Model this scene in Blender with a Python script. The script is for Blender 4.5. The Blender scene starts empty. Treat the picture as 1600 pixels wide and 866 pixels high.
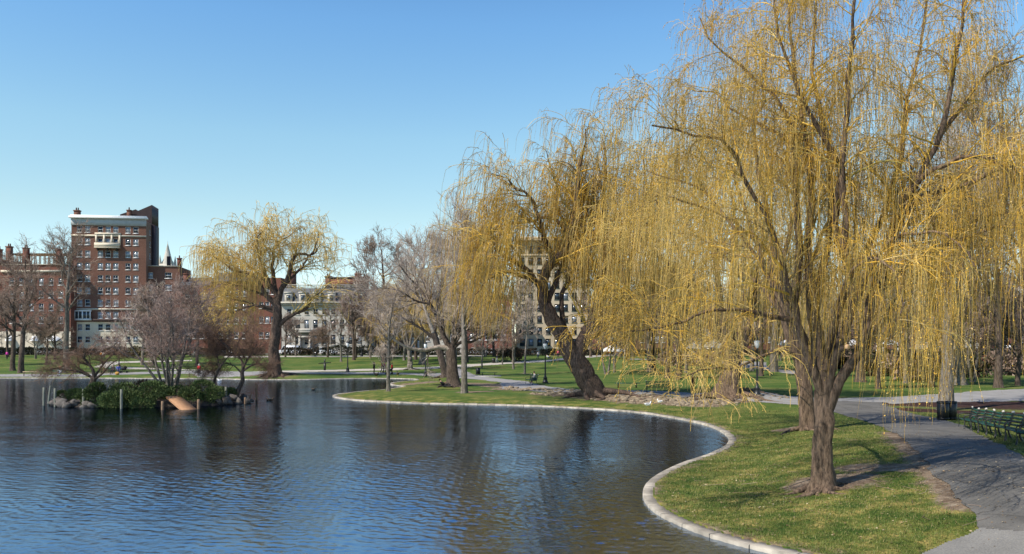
import bpy, math, random
import numpy as np
from mathutils import Vector
rad = math.radians
scene = bpy.context.scene
COL = scene.collection
F, HZN, CH = 1300.0, 535.0, 4.7          # focal length in photo pixels, horizon row, eye height
# ------------------------------------------------------------------ camera
cam = bpy.data.cameras.new('camera'); cam.sensor_width = 36; cam.lens = F/1600*36
cam.shift_y = (HZN-433)/1600; cam.clip_start = 0.1; cam.clip_end = 5000
camo = bpy.data.objects.new('camera', cam); COL.objects.link(camo)
camo.location = (0, 0, CH); camo.rotation_euler = (rad(90), 0, 0); scene.camera = camo
# ------------------------------------------------------------------ world, sun, exposure
SUN_AZ, SUN_EL = rad(236), rad(46)       # clockwise from +Y
w = bpy.data.worlds.new('World'); scene.world = w; w.use_nodes = True
nt = w.node_tree
sky = nt.nodes.new('ShaderNodeTexSky'); sky.sky_type = 'NISHITA'; sky.sun_disc = False
sky.sun_elevation = SUN_EL; sky.sun_rotation = SUN_AZ
sky.air_density = 1.0; sky.dust_density = 0.0; sky.ozone_density = 3.5; sky.altitude = 0
hsv = nt.nodes.new('ShaderNodeHueSaturation'); hsv.inputs['Saturation'].default_value = 1.15
bg = nt.nodes['Background']; bg.inputs[1].default_value = 0.125
tcw = nt.nodes.new('ShaderNodeTexCoord'); sx = nt.nodes.new('ShaderNodeSeparateXYZ'); nt.links.new(tcw.outputs['Generated'], sx.inputs[0])
rw = nt.nodes.new('ShaderNodeValToRGB'); e = rw.color_ramp.elements
for i_, (p_, c_) in enumerate([(0, (1.06, 1.14, 1.26)), (1, (.40, .60, .90)), (.146, (1.53, 1.28, .96)), (.234, (1.62, 1.43, 1.09)), (.356, (1.38, 1.41, 1.28)), (.60, (.72, .92, 1.15))]):
    k_ = e[i_] if i_ < 2 else e.new(p_); k_.color = (*c_, 1); k_.position = p_
nt.links.new(sx.outputs['Z'], rw.inputs[0])
mw = nt.nodes.new('ShaderNodeMixRGB'); mw.blend_type = 'MULTIPLY'; mw.inputs[0].default_value = 1
nt.links.new(sky.outputs[0], hsv.inputs['Color']); nt.links.new(hsv.outputs[0], mw.inputs[1]); nt.links.new(rw.outputs[0], mw.inputs[2]); nt.links.new(mw.outputs[0], bg.inputs[0])
sl = bpy.data.lights.new('sun', 'SUN'); sl.energy = 5.0; sl.angle = rad(0.5); sl.color = (1, .92, .80)
so = bpy.data.objects.new('sun', sl); COL.objects.link(so)
sd = Vector((math.sin(SUN_AZ)*math.cos(SUN_EL), math.cos(SUN_AZ)*math.cos(SUN_EL), math.sin(SUN_EL)))
so.rotation_euler = sd.to_track_quat('Z', 'Y').to_euler(); so.location = (-30, -30, 60)
vs = scene.view_settings; vs.view_transform = 'Standard'; vs.look = 'None'; vs.gamma = 1; vs.exposure = 0.35
vs.use_curve_mapping = False
scene.render.engine = 'CYCLES'; scene.cycles.max_bounces = 6
scene.cycles.transparent_max_bounces = 4
# ------------------------------------------------------------------ helpers
RNG = np.random.default_rng(7)
def S(t):
    t = np.clip(t, 0, 1); return t*t*(3-2*t)
def tag(o, label=None, cat=None, group=None, kind=None):
    if label: o['label'] = label
    if cat: o['category'] = cat
    if group: o['group'] = group
    if kind: o['kind'] = kind
    return o
def link(name, me, mat=None, parent=None, smooth=False):
    o = bpy.data.objects.new(name, me); COL.objects.link(o)
    if mat: me.materials.append(mat)
    if parent: o.parent = parent
    if smooth: me.polygons.foreach_set('use_smooth', np.ones(len(me.polygons), dtype=bool))
    return o
def fast(name, V, Fc, mat, parent=None, smooth=False):
    """V (n,3); Fc list of int arrays (m,3) or (m,4)"""
    V = np.asarray(V, dtype=np.float32).reshape(-1, 3); me = bpy.data.meshes.new(name)
    Fc = [np.asarray(f, dtype=np.int32) for f in Fc if len(f)]
    me.vertices.add(len(V)); me.vertices.foreach_set('co', V.ravel())
    loops = np.concatenate([f.ravel() for f in Fc]); me.loops.add(len(loops)); me.loops.foreach_set('vertex_index', loops)
    tot = np.concatenate([np.full(len(f), f.shape[1], dtype=np.int32) for f in Fc])
    st = np.concatenate([[0], np.cumsum(tot)[:-1]]).astype(np.int32)
    me.polygons.add(len(tot)); me.polygons.foreach_set('loop_start', st); me.polygons.foreach_set('loop_total', tot)
    me.update(calc_edges=True)
    return link(name, me, mat, parent, smooth)
class MB:
    def __init__(s): s.V = []; s.Q = []; s.T = []; s.n = 0
    def add(s, V, Q=None, T=None):
        V = np.asarray(V, dtype=float).reshape(-1, 3)
        if Q is not None and len(Q): s.Q.append(np.asarray(Q)+s.n)
        if T is not None and len(T): s.T.append(np.asarray(T)+s.n)
        s.V.append(V); s.n += len(V); return s
    def box(s, c, d, rz=0, top=1.0):
        x, y, z = [k/2 for k in d]
        v = np.array([(-x,-y,-z),(x,-y,-z),(x,y,-z),(-x,y,-z),(-x*top,-y*top,z),(x*top,-y*top,z),(x*top,y*top,z),(-x*top,y*top,z)])
        if rz:
            ca, sa = math.cos(rz), math.sin(rz); v = np.stack([v[:,0]*ca-v[:,1]*sa, v[:,0]*sa+v[:,1]*ca, v[:,2]], 1)
        return s.add(v+np.array(c), [(0,3,2,1),(4,5,6,7),(0,1,5,4),(1,2,6,5),(2,3,7,6),(3,0,4,7)])
    def tubes(s, P, R, n=6, cap=False):
        P = np.asarray(P, float); R = np.asarray(R, float)
        if P.ndim == 2: P = P[None]; R = R[None]
        N, K, _ = P.shape
        T = np.gradient(P, axis=1); T /= np.linalg.norm(T, axis=2, keepdims=True)+1e-9
        m = np.abs(T.mean(1)); ref = np.zeros((N, 3)); ref[np.arange(N), m.argmin(1)] = 1
        a = np.cross(T, ref[:, None, :]); a /= np.linalg.norm(a, axis=2, keepdims=True)+1e-9
        b = np.cross(T, a)
        th = np.arange(n)/n*2*np.pi
        V = P[:, :, None, :]+R[:, :, None, None]*(a[:, :, None, :]*np.cos(th)[None, None, :, None]+b[:, :, None, :]*np.sin(th)[None, None, :, None])
        idx = np.arange(N*K*n).reshape(N, K, n)
        q = np.stack([idx[:, :-1, :], np.roll(idx, -1, 2)[:, :-1, :], np.roll(idx, -1, 2)[:, 1:, :], idx[:, 1:, :]], -1).reshape(-1, 4)
        base = s.n; s.add(V, q)
        if cap:
            for i in range(N):
                for e in (0, K-1):
                    r = idx[i, e]; c = V[i, e].mean(0)
                    s.V.append(c[None]); ci = s.n; s.n += 1
                    s.T.append(np.stack([r+base, np.roll(r, -1)+base, np.full(n, ci)], 1))
        return s
    def lathe(s, prof, c=(0, 0, 0), n=12):
        prof = np.array(prof, float); th = np.arange(n)/n*2*np.pi
        V = np.stack([prof[:, None, 0]*np.cos(th), prof[:, None, 0]*np.sin(th), np.repeat(prof[:, 1:2], n, 1)], -1)+np.array(c)
        K = len(prof); idx = np.arange(K*n).reshape(K, n)
        q = np.stack([idx[:-1], np.roll(idx, -1, 1)[:-1], np.roll(idx, -1, 1)[1:], idx[1:]], -1).reshape(-1, 4)
        return s.add(V, q)
    def ball(s, c, r, n=10, m=7, jit=0, rng=None):
        r = np.broadcast_to(r, 3); V = []; ph = np.linspace(0, np.pi, m)
        for p in ph:
            for k in range(n):
                t = 2*np.pi*k/n; V.append((math.sin(p)*math.cos(t), math.sin(p)*math.sin(t), math.cos(p)))
        V = np.array(V)
        if jit:
            j = 1+jit*(rng.random(len(V))-.5); j[:n] = j[0]; j[-n:] = j[-1]; V = V*j[:, None]
        idx = np.arange(m*n).reshape(m, n)
        q = np.stack([idx[:-1], idx[1:], np.roll(idx, -1, 1)[1:], np.roll(idx, -1, 1)[:-1]], -1).reshape(-1, 4)
        return s.add(V*r+np.array(c), q)
    def prism(s, pts, y0, y1):       # outline in x,z extruded along y
        n = len(pts); V = [(x, y0, z) for x, z in pts]+[(x, y1, z) for x, z in pts]
        s.add(V, [(i, (i+1) % n, (i+1) % n+n, i+n) for i in range(n)])
        c0 = np.mean(np.array(V[:n]), 0); c1 = np.mean(np.array(V[n:]), 0)
        s.add(V[:n]+[tuple(c0)], None, [(i, n, (i+1) % n) for i in range(n)])
        s.add(V[n:]+[tuple(c1)], None, [((i+1) % n, n, i) for i in range(n)])
        return s
    def build(s, name, mat, parent=None, smooth=False):
        Fc = []
        if s.Q: Fc.append(np.concatenate(s.Q))
        if s.T: Fc.append(np.concatenate(s.T))
        return fast(name, np.concatenate(s.V), Fc, mat, parent, smooth)
def empty(name, loc, label, cat, group=None, rz=0):
    o = bpy.data.objects.new(name, None); COL.objects.link(o); o.empty_display_size = .3
    o.location = loc; o.rotation_euler = (0, 0, rz); return tag(o, label, cat, group)
def copy_tree(o, parent=None):
    c = o.copy(); COL.objects.link(c); c.parent = parent
    for ch in list(o.children): copy_tree(ch, c)
    return c
def place(proto, used, loc, rz=0, label=None, sc=None):
    """first use moves the prototype, later uses copy it with its parts"""
    o = proto if not used else copy_tree(proto)
    o.location = loc; o.rotation_euler = (0, 0, rz)
    if sc is not None: o.scale = sc if hasattr(sc, '__len__') else (sc,)*3
    if label: o['label'] = label
    return o
# ------------------------------------------------------------------ materials
def new_mat(name):
    m = bpy.data.materials.new(name); m.use_nodes = True; n = m.node_tree
    return m, n, n.nodes['Principled BSDF'], n.nodes.new, n.links.new
def ramp(new, lk, fac, stops):
    r = new('ShaderNodeValToRGB'); e = r.color_ramp.elements
    while len(e) < len(stops): e.new(.5)
    for i, (p, c) in enumerate(stops): e[i].position = p; e[i].color = (*c, 1)
    lk(fac, r.inputs[0]); return r.outputs[0]
def noise(new, lk, scale, detail=3, vec=None, rough=.5):
    n = new('ShaderNodeTexNoise'); n.inputs['Scale'].default_value = scale; n.inputs['Detail'].default_value = detail
    n.inputs['Roughness'].default_value = rough
    if vec is not None: lk(vec, n.inputs['Vector'])
    return n.outputs['Fac']
def mat(name, c, rough=.8, var=.15, scale=3, bump=0, bscale=20, metal=0, island=0, spec=.3, stretch=None):
    m, n, p, new, lk = new_mat(name)
    tc = new('ShaderNodeTexCoord'); v = tc.outputs['Object']
    if stretch:
        mp = new('ShaderNodeMapping'); mp.inputs['Scale'].default_value = stretch; lk(v, mp.inputs[0]); v = mp.outputs[0]
    c = np.array(c); a = np.clip(c*(1-var), 0, 1); b = np.clip(c*(1+var), 0, 1)
    out = ramp(new, lk, noise(new, lk, scale, 4, v), [(.3, tuple(a)), (.7, tuple(b))])
    if island:
        g = new('ShaderNodeNewGeometry'); h = new('ShaderNodeHueSaturation'); mr = new('ShaderNodeMapRange')
        mr.inputs[3].default_value = 1-island; mr.inputs[4].default_value = 1+island
        lk(g.outputs['Random Per Island'], mr.inputs[0]); lk(mr.outputs[0], h.inputs['Value']); lk(out, h.inputs['Color']); out = h.outputs[0]
    lk(out, p.inputs['Base Color']); p.inputs['Roughness'].default_value = rough; p.inputs['Metallic'].default_value = metal
    p.inputs['Specular IOR Level'].default_value = spec
    if bump:
        bn = new('ShaderNodeBump'); bn.inputs['Strength'].default_value = 1; bn.inputs['Distance'].default_value = bump
        lk(noise(new, lk, bscale, 5, v, .65), bn.inputs['Height']); lk(bn.outputs[0], p.inputs['Normal'])
    return m
def strand_mat(name, cols, rough=.7):
    m, n, p, new, lk = new_mat(name)
    g = new('ShaderNodeNewGeometry')
    o = ramp(new, lk, g.outputs['Random Per Island'], [((i+.01)/len(cols), c) for i, c in enumerate(cols)])
    tc = new('ShaderNodeTexCoord')
    h = new('ShaderNodeHueSaturation'); mr = new('ShaderNodeMapRange'); mr.inputs[1].default_value = .35; mr.inputs[2].default_value = .65
    mr.inputs[3].default_value = .72; mr.inputs[4].default_value = 1.25
    lk(noise(new, lk, .45, 2, tc.outputs['Object']), mr.inputs[0]); lk(mr.outputs[0], h.inputs['Value']); lk(o, h.inputs['Color'])
    lk(h.outputs[0], p.inputs['Base Color']); p.inputs['Roughness'].default_value = rough; p.inputs['Specular IOR Level'].default_value = .2
    return m
def bark_mat(name, dark, light, sx=1.0):
    m, n, p, new, lk = new_mat(name)
    tc = new('ShaderNodeTexCoord'); mp = new('ShaderNodeMapping'); mp.inputs['Scale'].default_value = (7*sx, 7*sx, 1.6*sx)
    lk(tc.outputs['Object'], mp.inputs[0])
    f = noise(new, lk, 1.6, 7, mp.outputs[0], .7)
    mul = new('ShaderNodeMixRGB'); mul.blend_type = 'MULTIPLY'; mul.inputs[0].default_value = .6
    lk(ramp(new, lk, f, [(.36, dark), (.62, light)]), mul.inputs[1])
    lk(ramp(new, lk, noise(new, lk, .9, 3, tc.outputs['Object']), [(.35, (.6, .62, .55)), (.65, (1, 1, 1))]), mul.inputs[2])
    lk(mul.outputs[0], p.inputs['Base Color']); p.inputs['Roughness'].default_value = .9; p.inputs['Specular IOR Level'].default_value = .2
    b = new('ShaderNodeBump'); b.inputs['Strength'].default_value = 1; b.inputs['Distance'].default_value = .06
    lk(f, b.inputs['Height']); lk(b.outputs[0], p.inputs['Normal'])
    return m
BARK = bark_mat('willow_bark', (.045, .03, .021), (.235, .16, .11))
BARKD = bark_mat('dark_willow_bark', (.028, .019, .015), (.17, .115, .085))
BARKG = bark_mat('grey_bark', (.07, .06, .05), (.30, .26, .22))
SUNBARK = bark_mat('sunlit_bark', (.22, .17, .13), (.55, .46, .38))  # bark lightened so that the colour itself carries the sunlight on a limb
BARKB = bark_mat('brown_bark', (.035, .025, .02), (.16, .12, .095))
GOLD = strand_mat('golden_willow_twigs', [(.72, .42, .045), (.50, .31, .05), (.64, .36, .04), (.25, .21, .055), (.60, .44, .18), (.74, .46, .075), (.34, .27, .09), (.22, .15, .07)])
GOLD2 = strand_mat('dull_golden_willow_twigs', [(.66, .43, .10), (.50, .34, .10), (.60, .42, .17), (.38, .29, .10), (.68, .47, .12)])
TWB = strand_mat('brown_twigs', [(.20, .135, .10), (.27, .19, .14), (.14, .10, .075), (.34, .25, .19)])
TWG = strand_mat('grey_twigs', [(.34, .265, .21), (.43, .345, .28), (.23, .18, .145), (.54, .45, .37)])
TWR = strand_mat('reddish_twigs', [(.24, .155, .12), (.31, .21, .165), (.18, .12, .095), (.38, .29, .24)])
TWO = strand_mat('russet_twigs', [(.20, .12, .075), (.15, .095, .065), (.27, .17, .11), (.12, .075, .055)])
# ------------------------------------------------------------------ lagoon outline and terrain height
def flat(u, v, z): y = F*(CH-z)/(v-HZN); return ((u-800)/F*y, y)
KT = -0.24; WL = -0.34
px_shore = [(-300,590.5),(-100,590.2),(0,590.2),(60,590.2),(130,590.2),(200,590.6),(280,591),(340,591.2),(380,592.2),(430,592.6),(480,592.4),(530,591.2),(575,590.6),(610,590.8),(640,591.3),
 (655,592.6),(650,594.6),(632,596),(616,598),(613,600),(622,601.6),(635,603),(622,606),(602,608.6),(572,611),(546,613.8),(529,616.4),(526,619),(540,622),
 (570,625),(610,627),(660,629),(720,630.2),(790,631.7),(850,633.5),(910,636.3),(960,639.5),(1010,644),(1050,650),(1090,657.5),(1120,665.5),(1140,675),
 (1150,685),(1144,697),(1120,709),(1085,721),(1055,734),(1032,748),(1022,763),(1024,779),(1042,797),(1072,812),(1110,827),(1160,842),(1215,855),(1270,867)]
pts = [flat(u, v, KT) for u, v in px_shore]+[(8.3,17.6),(9.8,15.8),(11.5,13),(13.2,9),(14.5,3),(15,-8),(14,-45),(-110,-45),(-120,20),(-112,80)]
def catmull(P, per, closed=False):
    P = np.array(P, float); out = []; n = len(P)
    rng_ = range(n) if closed else range(n-1)
    for i in rng_:
        if closed: p0, p1, p2, p3 = P[i-1], P[i], P[(i+1) % n], P[(i+2) % n]
        else: p0, p1, p2, p3 = P[max(i-1,0)], P[i], P[i+1], P[min(i+2,n-1)]
        L = np.linalg.norm(p2-p1); m = max(2, int(L/per)) if per < 50 else int(per-50)
        d1 = max(np.linalg.norm(p1-p0), 1e-6)**.5; d2 = max(L, 1e-6)**.5; d3 = max(np.linalg.norm(p3-p2), 1e-6)**.5
        m1 = (p2-p1)+d2*((p1-p0)/d1-(p2-p0)/(d1+d2)) if np.linalg.norm(p1-p0) > 1e-6 else (p2-p1)
        m2 = (p2-p1)+d2*((p3-p2)/d3-(p3-p1)/(d3+d2)) if np.linalg.norm(p3-p2) > 1e-6 else (p2-p1)
        for k in range(m):
            t = k/m
            out.append((2*t**3-3*t**2+1)*p1+(t**3-2*t**2+t)*m1+(-2*t**3+3*t**2)*p2+(t**3-t**2)*m2)
    if not closed: out.append(P[-1])
    return np.array(out)
SH = catmull(pts, 1.0, True)
def inside(x, y, poly):
    x = np.asarray(x); y = np.asarray(y); c = np.zeros(x.shape, bool); n = len(poly); j = n-1
    for i in range(n):
        xi, yi = poly[i]; xj, yj = poly[j]
        if yi != yj:
            m = (yi > y) != (yj > y); c ^= m & (x < (xj-xi)*(y-yi)/(yj-yi)+xi)
        j = i
    return c
def segdist(x, y, poly):
    x = np.asarray(x, float).ravel(); y = np.asarray(y, float).ravel(); best = np.full(x.shape, 1e9)
    A = poly; B = np.roll(poly, -1, 0)
    for a, b in zip(A, B):
        d = b-a; L = d@d+1e-12
        t = np.clip(((x-a[0])*d[0]+(y-a[1])*d[1])/L, 0, 1)
        best = np.minimum(best, (x-a[0]-t*d[0])**2+(y-a[1]-t*d[1])**2)
    return np.sqrt(best)
def sdist_exact(x, y):         # positive on land
    d = segdist(x, y, SH).reshape(x.shape); return np.where(inside(x, y, SH), -d, d)
DG = .5; DX = np.arange(-118, 40, DG); DY = np.arange(-4, 128, DG)
DT = sdist_exact(*np.meshgrid(DX, DY))
def sdist(x, y):               # the same, read from a half-metre table
    x = np.asarray(x, float); y = np.asarray(y, float)
    fx = np.clip((x-DX[0])/DG, 0, len(DX)-1.001); fy = np.clip((y-DY[0])/DG, 0, len(DY)-1.001)
    i = fx.astype(int); j = fy.astype(int); fx = fx-i; fy = fy-j
    return (DT[j, i]*(1-fx)+DT[j, i+1]*fx)*(1-fy)+(DT[j+1, i]*(1-fx)+DT[j+1, i+1]*fx)*fy
MOUNDS = []                    # (x, y, radius, height)
def hz_d(x, y, d):
    x = np.asarray(x, float); y = np.asarray(y, float)
    h = 1.6*S((y-118)/90) + 0.9*S((x-7)/10)*S((50-y)/22)*S((y+5)/10)
    for mx, my, r, mh in MOUNDS: h = h+mh*np.exp(-((x-mx)**2+(y-my)**2)/r**2)
    h = h+0.035*np.sin(x*.55+1.3*np.sin(y*.31))*np.sin(y*.47+x*.13)
    land = -0.21+(h+0.21)*S(d/4.5)
    bed = -0.62-1.2*S((-d-.8)/1.5)
    return np.where(d > -.05, land, np.where(d < -.4, bed, -0.62))
def hz(x, y): return float(hz_d(np.array([x]), np.array([y]), sdist(np.array([x]), np.array([y])))[0])
def G(u, v):                   # photo pixel -> point on the terrain
    z = 0.0
    for _ in range(25):
        y = F*(CH-z)/(v-HZN); x = (u-800)/F*y; z = .5*z+.5*max(hz(x, y), WL)
    return Vector((x, y, hz(x, y)))
def gy(u, y):                  # column u at distance y, on the terrain
    x = (u-800)/F*y; return Vector((x, y, hz(x, y)))
def Zv(v, y): return CH-(v-HZN)/F*y
for u, v, r, mh in [(930,617,3.5,.35),(975,622,2.5,.3),(1020,622,2,.25),(1140,620,3,.5),(1180,622,2.5,.3),(1283,764,1.3,.12),(428,586,4,.4),(700,603,2.5,.25)]:
    x, y = flat(u, v, 0); MOUNDS.append((x, y, r, mh))
# polar sheet of ground
th = np.radians(np.concatenate([np.arange(-180,-50,5), np.arange(-50,-33,.6), np.arange(-33,33,.13), np.arange(33,50,.6), np.arange(50,180.1,5)]))
rr = np.concatenate([[.5,2,5,8], np.exp(np.arange(math.log(11), math.log(300), .0115)), [320,360,420,520,700,1000,1600,2600]])
A_, R_ = np.meshgrid(th, rr); GX = R_*np.sin(A_); GY = R_*np.cos(A_)
GD = sdist(GX, GY); GZ = hz_d(GX, GY, GD)
idx = np.arange(GX.size).reshape(GX.shape)
q = np.stack([idx[:-1, :-1], idx[:-1, 1:], idx[1:, 1:], idx[1:, :-1]], -1).reshape(-1, 4)
# worn earth: (u, v, radius m) and strips
def cap(p, q_, r): return (flat(*p, 0), flat(*q_, 0), r)
WORN = [cap((1283,768),(1320,766),1.2), cap((1345,752),(1440,762),.85), cap((1400,690),(1440,735),.9), cap((1440,735),(1520,815),.9), cap((1262,672),(1262,672),1.0),
 cap((1225,672),(1262,670),.7), cap((735,600),(790,604),2.5), cap((790,608),(905,612),1.8), cap((860,616),(1010,628),2.2), cap((1010,625),(1090,632),2.4), cap((1085,628),(1200,622),2.6),
 cap((725,613),(760,612),1.0), cap((605,612),(605,612),.5), cap((428,586),(428,586),3.2), cap((300,586),(440,588),1.3), cap((820,584),(820,584),1), cap((802,576),(802,576),1),
 cap((1390,628),(1600,634),5.0), cap((1420,640),(1640,650),1.6), cap((640,598),(670,597),1.5), cap((1208,577),(1208,577),2),(flat(60,583,0),flat(240,583,0),1.6),
 cap((880,566),(950,564),4)]
def field(x, y, lst):
    out = np.zeros(x.shape)
    for (ax, ay), (bx, by), r in lst:
        dx, dy = bx-ax, by-ay; L = dx*dx+dy*dy+1e-9
        t = np.clip(((x-ax)*dx+(y-ay)*dy)/L, 0, 1)
        dd = np.sqrt((x-ax-t*dx)**2+(y-ay-t*dy)**2)
        out = np.maximum(out, 1-dd/(r*1.5))
    return np.clip(out, 0, 1)
worn = field(GX, GY, WORN); worn = np.maximum(worn, np.where(GD > 0, .42*np.clip(1-GD/1.2, 0, 1), 0))
mud = field(GX, GY, [cap((1390,626),(1600,634),5.0), cap((1420,640),(1640,650),1.6)])
def mat_ground():
    m, n, p, new, lk = new_mat('lawn_and_soil')
    tc = new('ShaderNodeTexCoord'); v = tc.outputs['Object']
    def at(nm):
        a = new('ShaderNodeAttribute'); a.attribute_name = nm; return a.outputs['Fac']
    g1 = ramp(new, lk, noise(new, lk, .22, 5, v, .6), [(.36, (.05, .10, .022)), (.5, (.085, .135, .032)), (.64, (.15, .165, .05))])
    g2 = ramp(new, lk, noise(new, lk, .9, 6, v, .7), [(.40, (.04, .08, .015)), (.51, (.115, .135, .032)), (.62, (.31, .25, .09))])
    mp0 = new('ShaderNodeMapRange'); lk(at('dry'), mp0.inputs[0])
    mx = new('ShaderNodeMixRGB'); lk(mp0.outputs[0], mx.inputs[0]); lk(g1, mx.inputs[1]); lk(g2, mx.inputs[2])
    fine = new('ShaderNodeMixRGB'); fine.blend_type = 'MULTIPLY'; fine.inputs[0].default_value = .75
    mpf = new('ShaderNodeMapping'); lk(v, mpf.inputs[0])
    lk(mx.outputs[0], fine.inputs[1]); lk(ramp(new, lk, noise(new, lk, 11, 6, mpf.outputs[0], .75), [(.34, (.28, .3, .28)), (.62, (1.45, 1.35, 1.15))]), fine.inputs[2])
    soil = ramp(new, lk, noise(new, lk, 2.2, 8, v, .75), [(.32, (.085, .055, .035)), (.5, (.19, .14, .095)), (.68, (.36, .29, .21))])
    mudc = ramp(new, lk, noise(new, lk, 3, 8, v, .75), [(.35, (.022, .012, .010)), (.65, (.075, .04, .032))])
    s2 = new('ShaderNodeMixRGB'); mm = new('ShaderNodeMapRange'); mm.inputs[1].default_value = .1; mm.inputs[2].default_value = .35
    lk(at('mud'), mm.inputs[0]); lk(mm.outputs[0], s2.inputs[0]); lk(soil, s2.inputs[1]); lk(mudc, s2.inputs[2])
    ad = new('ShaderNodeMath'); ad.operation = 'ADD'; lk(at('worn'), ad.inputs[0])
    nz = new('ShaderNodeMath'); nz.operation = 'MULTIPLY_ADD'; lk(noise(new, lk, 1.3, 7, v, .7), nz.inputs[0]); nz.inputs[1].default_value = 1.5; nz.inputs[2].default_value = -.75
    lk(nz.outputs[0], ad.inputs[1])
    mr = new('ShaderNodeMapRange'); mr.inputs[1].default_value = .28; mr.inputs[2].default_value = .50; lk(ad.outputs[0], mr.inputs[0])
    fin = new('ShaderNodeMixRGB'); lk(mr.outputs[0], fin.inputs[0]); lk(fine.outputs[0], fin.inputs[1]); lk(s2.outputs[0], fin.inputs[2])
    lk(fin.outputs[0], p.inputs['Base Color']); p.inputs['Roughness'].default_value = .95; p.inputs['Specular IOR Level'].default_value = .1
    b = new('ShaderNodeBump'); b.inputs['Distance'].default_value = .07; b.inputs['Strength'].default_value = .8
    lk(noise(new, lk, 8, 8, v, .75), b.inputs['Height']); lk(b.outputs[0], p.inputs['Normal'])
    return m
ground = fast('ground', np.stack([GX, GY, GZ], -1), [q[:, ::-1]], mat_ground(), smooth=True); tag(ground, kind='structure')
dry = S(1-(GY-14)/62)*np.where(GX > -3, 1, .6); dry = np.maximum(dry, .75*np.clip(1-np.abs(GD)/9, 0, 1)*(GY < 112))
for nm, arr in (('worn', worn), ('mud', mud), ('dry', np.clip(dry, 0, 1))):
    a = ground.data.attributes.new(nm, 'FLOAT', 'POINT'); a.data.foreach_set('value', arr.ravel().astype(np.float32))
# paths as thin sheets following the ground
def vnoise(x, y, s, seed=0):
    k = np.random.default_rng(seed).random((64, 64)); x = x/s; y = y/s; xi = np.floor(x).astype(int); yi = np.floor(y).astype(int)
    fx = S(x-xi); fy = S(y-yi); g = lambda a, b: k[a % 64, b % 64]
    return (g(xi, yi)*(1-fx)+g(xi+1, yi)*fx)*(1-fy)+(g(xi, yi+1)*(1-fx)+g(xi+1, yi+1)*fx)*fy-.5
def sheet(name, poly, off, m, wob=.25, extra=None):
    P = np.array([tuple(p)[:2] for p in poly]); az = np.arctan2(P[:, 0], P[:, 1]); r = np.hypot(P[:, 0], P[:, 1])
    da = rad(.035) if r.min() < 60 else rad(.05)
    t_ = np.arange(az.min()-.002, az.max()+.002, da); lr = np.arange(math.log(r.min()*.99), math.log(r.max()*1.01), .004 if r.min() < 60 else .0035)
    a, l = np.meshgrid(t_, lr); R = np.exp(l); X = R*np.sin(a); Y = R*np.cos(a)
    ccx = (X[:-1, :-1]+X[1:, 1:])/2; ccy = (Y[:-1, :-1]+Y[1:, 1:])/2
    wx = wob*(vnoise(ccx, ccy, 1.1, 1)+.6*vnoise(ccx, ccy, .35, 2)); wy = wob*(vnoise(ccx, ccy, 1.1, 3)+.6*vnoise(ccx, ccy, .35, 4))
    msk = inside(ccx+wx, ccy+wy, P)
    vi = np.zeros(X.shape, bool); vi[:-1, :-1] |= msk; vi[1:, :-1] |= msk; vi[:-1, 1:] |= msk; vi[1:, 1:] |= msk
    mp = -np.ones(X.shape, int); mp[vi] = np.arange(vi.sum())
    Z = hz_d(X[vi], Y[vi], np.full(vi.sum(), 99.) if r.min() > 60 else sdist(X[vi], Y[vi]))+off
    qq = np.stack([mp[:-1, :-1][msk], mp[1:, :-1][msk], mp[1:, 1:][msk], mp[:-1, 1:][msk]], -1)
    o = fast(name, np.stack([X[vi], Y[vi], Z], -1), [qq], m, smooth=True); tag(o, kind='structure'); return o
def GP(lst): return [G(u, v) for u, v in lst]
ASPH = mat('asphalt', (.118, .113, .103), .9, .28, .8, .008, 60)
def cracks(m_, sc_, w_):
    n = m_.node_tree; new, lk = n.nodes.new, n.links.new; p = n.nodes['Principled BSDF']; src = p.inputs['Base Color'].links[0].from_socket
    tc = new('ShaderNodeTexCoord'); nz = new('ShaderNodeTexNoise'); nz.inputs['Scale'].default_value = 1.5; nz.inputs['Detail'].default_value = 5; lk(tc.outputs['Object'], nz.inputs['Vector'])
    mx = new('ShaderNodeMixRGB'); mx.inputs[0].default_value = .35; lk(tc.outputs['Object'], mx.inputs[1]); lk(nz.outputs['Color'], mx.inputs[2])
    v = new('ShaderNodeTexVoronoi'); v.feature = 'DISTANCE_TO_EDGE'; v.inputs['Scale'].default_value = sc_; lk(mx.outputs[0], v.inputs['Vector'])
    r = ramp(new, lk, v.outputs['Distance'], [(0, (.35, .34, .32)), (w_, (1, 1, 1))]); sp = ramp(new, lk, noise(new, lk, 26, 3, tc.outputs['Object'], .8), [(.35, (.72, .72, .72)), (.68, (1.35, 1.32, 1.25))])
    m1 = new('ShaderNodeMixRGB'); m1.blend_type = 'MULTIPLY'; m1.inputs[0].default_value = .85; lk(src, m1.inputs[1]); lk(r, m1.inputs[2])
    m2 = new('ShaderNodeMixRGB'); m2.blend_type = 'MULTIPLY'; m2.inputs[0].default_value = .8; lk(m1.outputs[0], m2.inputs[1]); lk(sp, m2.inputs[2]); lk(m2.outputs[0], p.inputs['Base Color'])
cracks(ASPH, .55, .012)
ASPH2 = mat('pale_worn_asphalt', (.26, .25, .235), .9, .15, .6, .006, 50)
PALE = mat('pale_gravel_path', (.42, .385, .325), .95, .12, .5)
CONC = mat('pale_paving', (.175, .17, .158), .85, .12, 1.5, .004, 80)
near_poly = [(1303,645),(1340,655),(1378,667),(1396,677),(1427,703),(1454,734),(1485,765),(1512,792),(1530,826),(1600,832),(1720,848),(1760,790),(1670,742),(1600,714),(1548,689),(1508,666),(1472,656),(1432,648),(1392,636),(1378,629),(1303,627)]
cracks(CONC, .4, .01); sheet('path', GP(near_poly), .02, ASPH)
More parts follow.
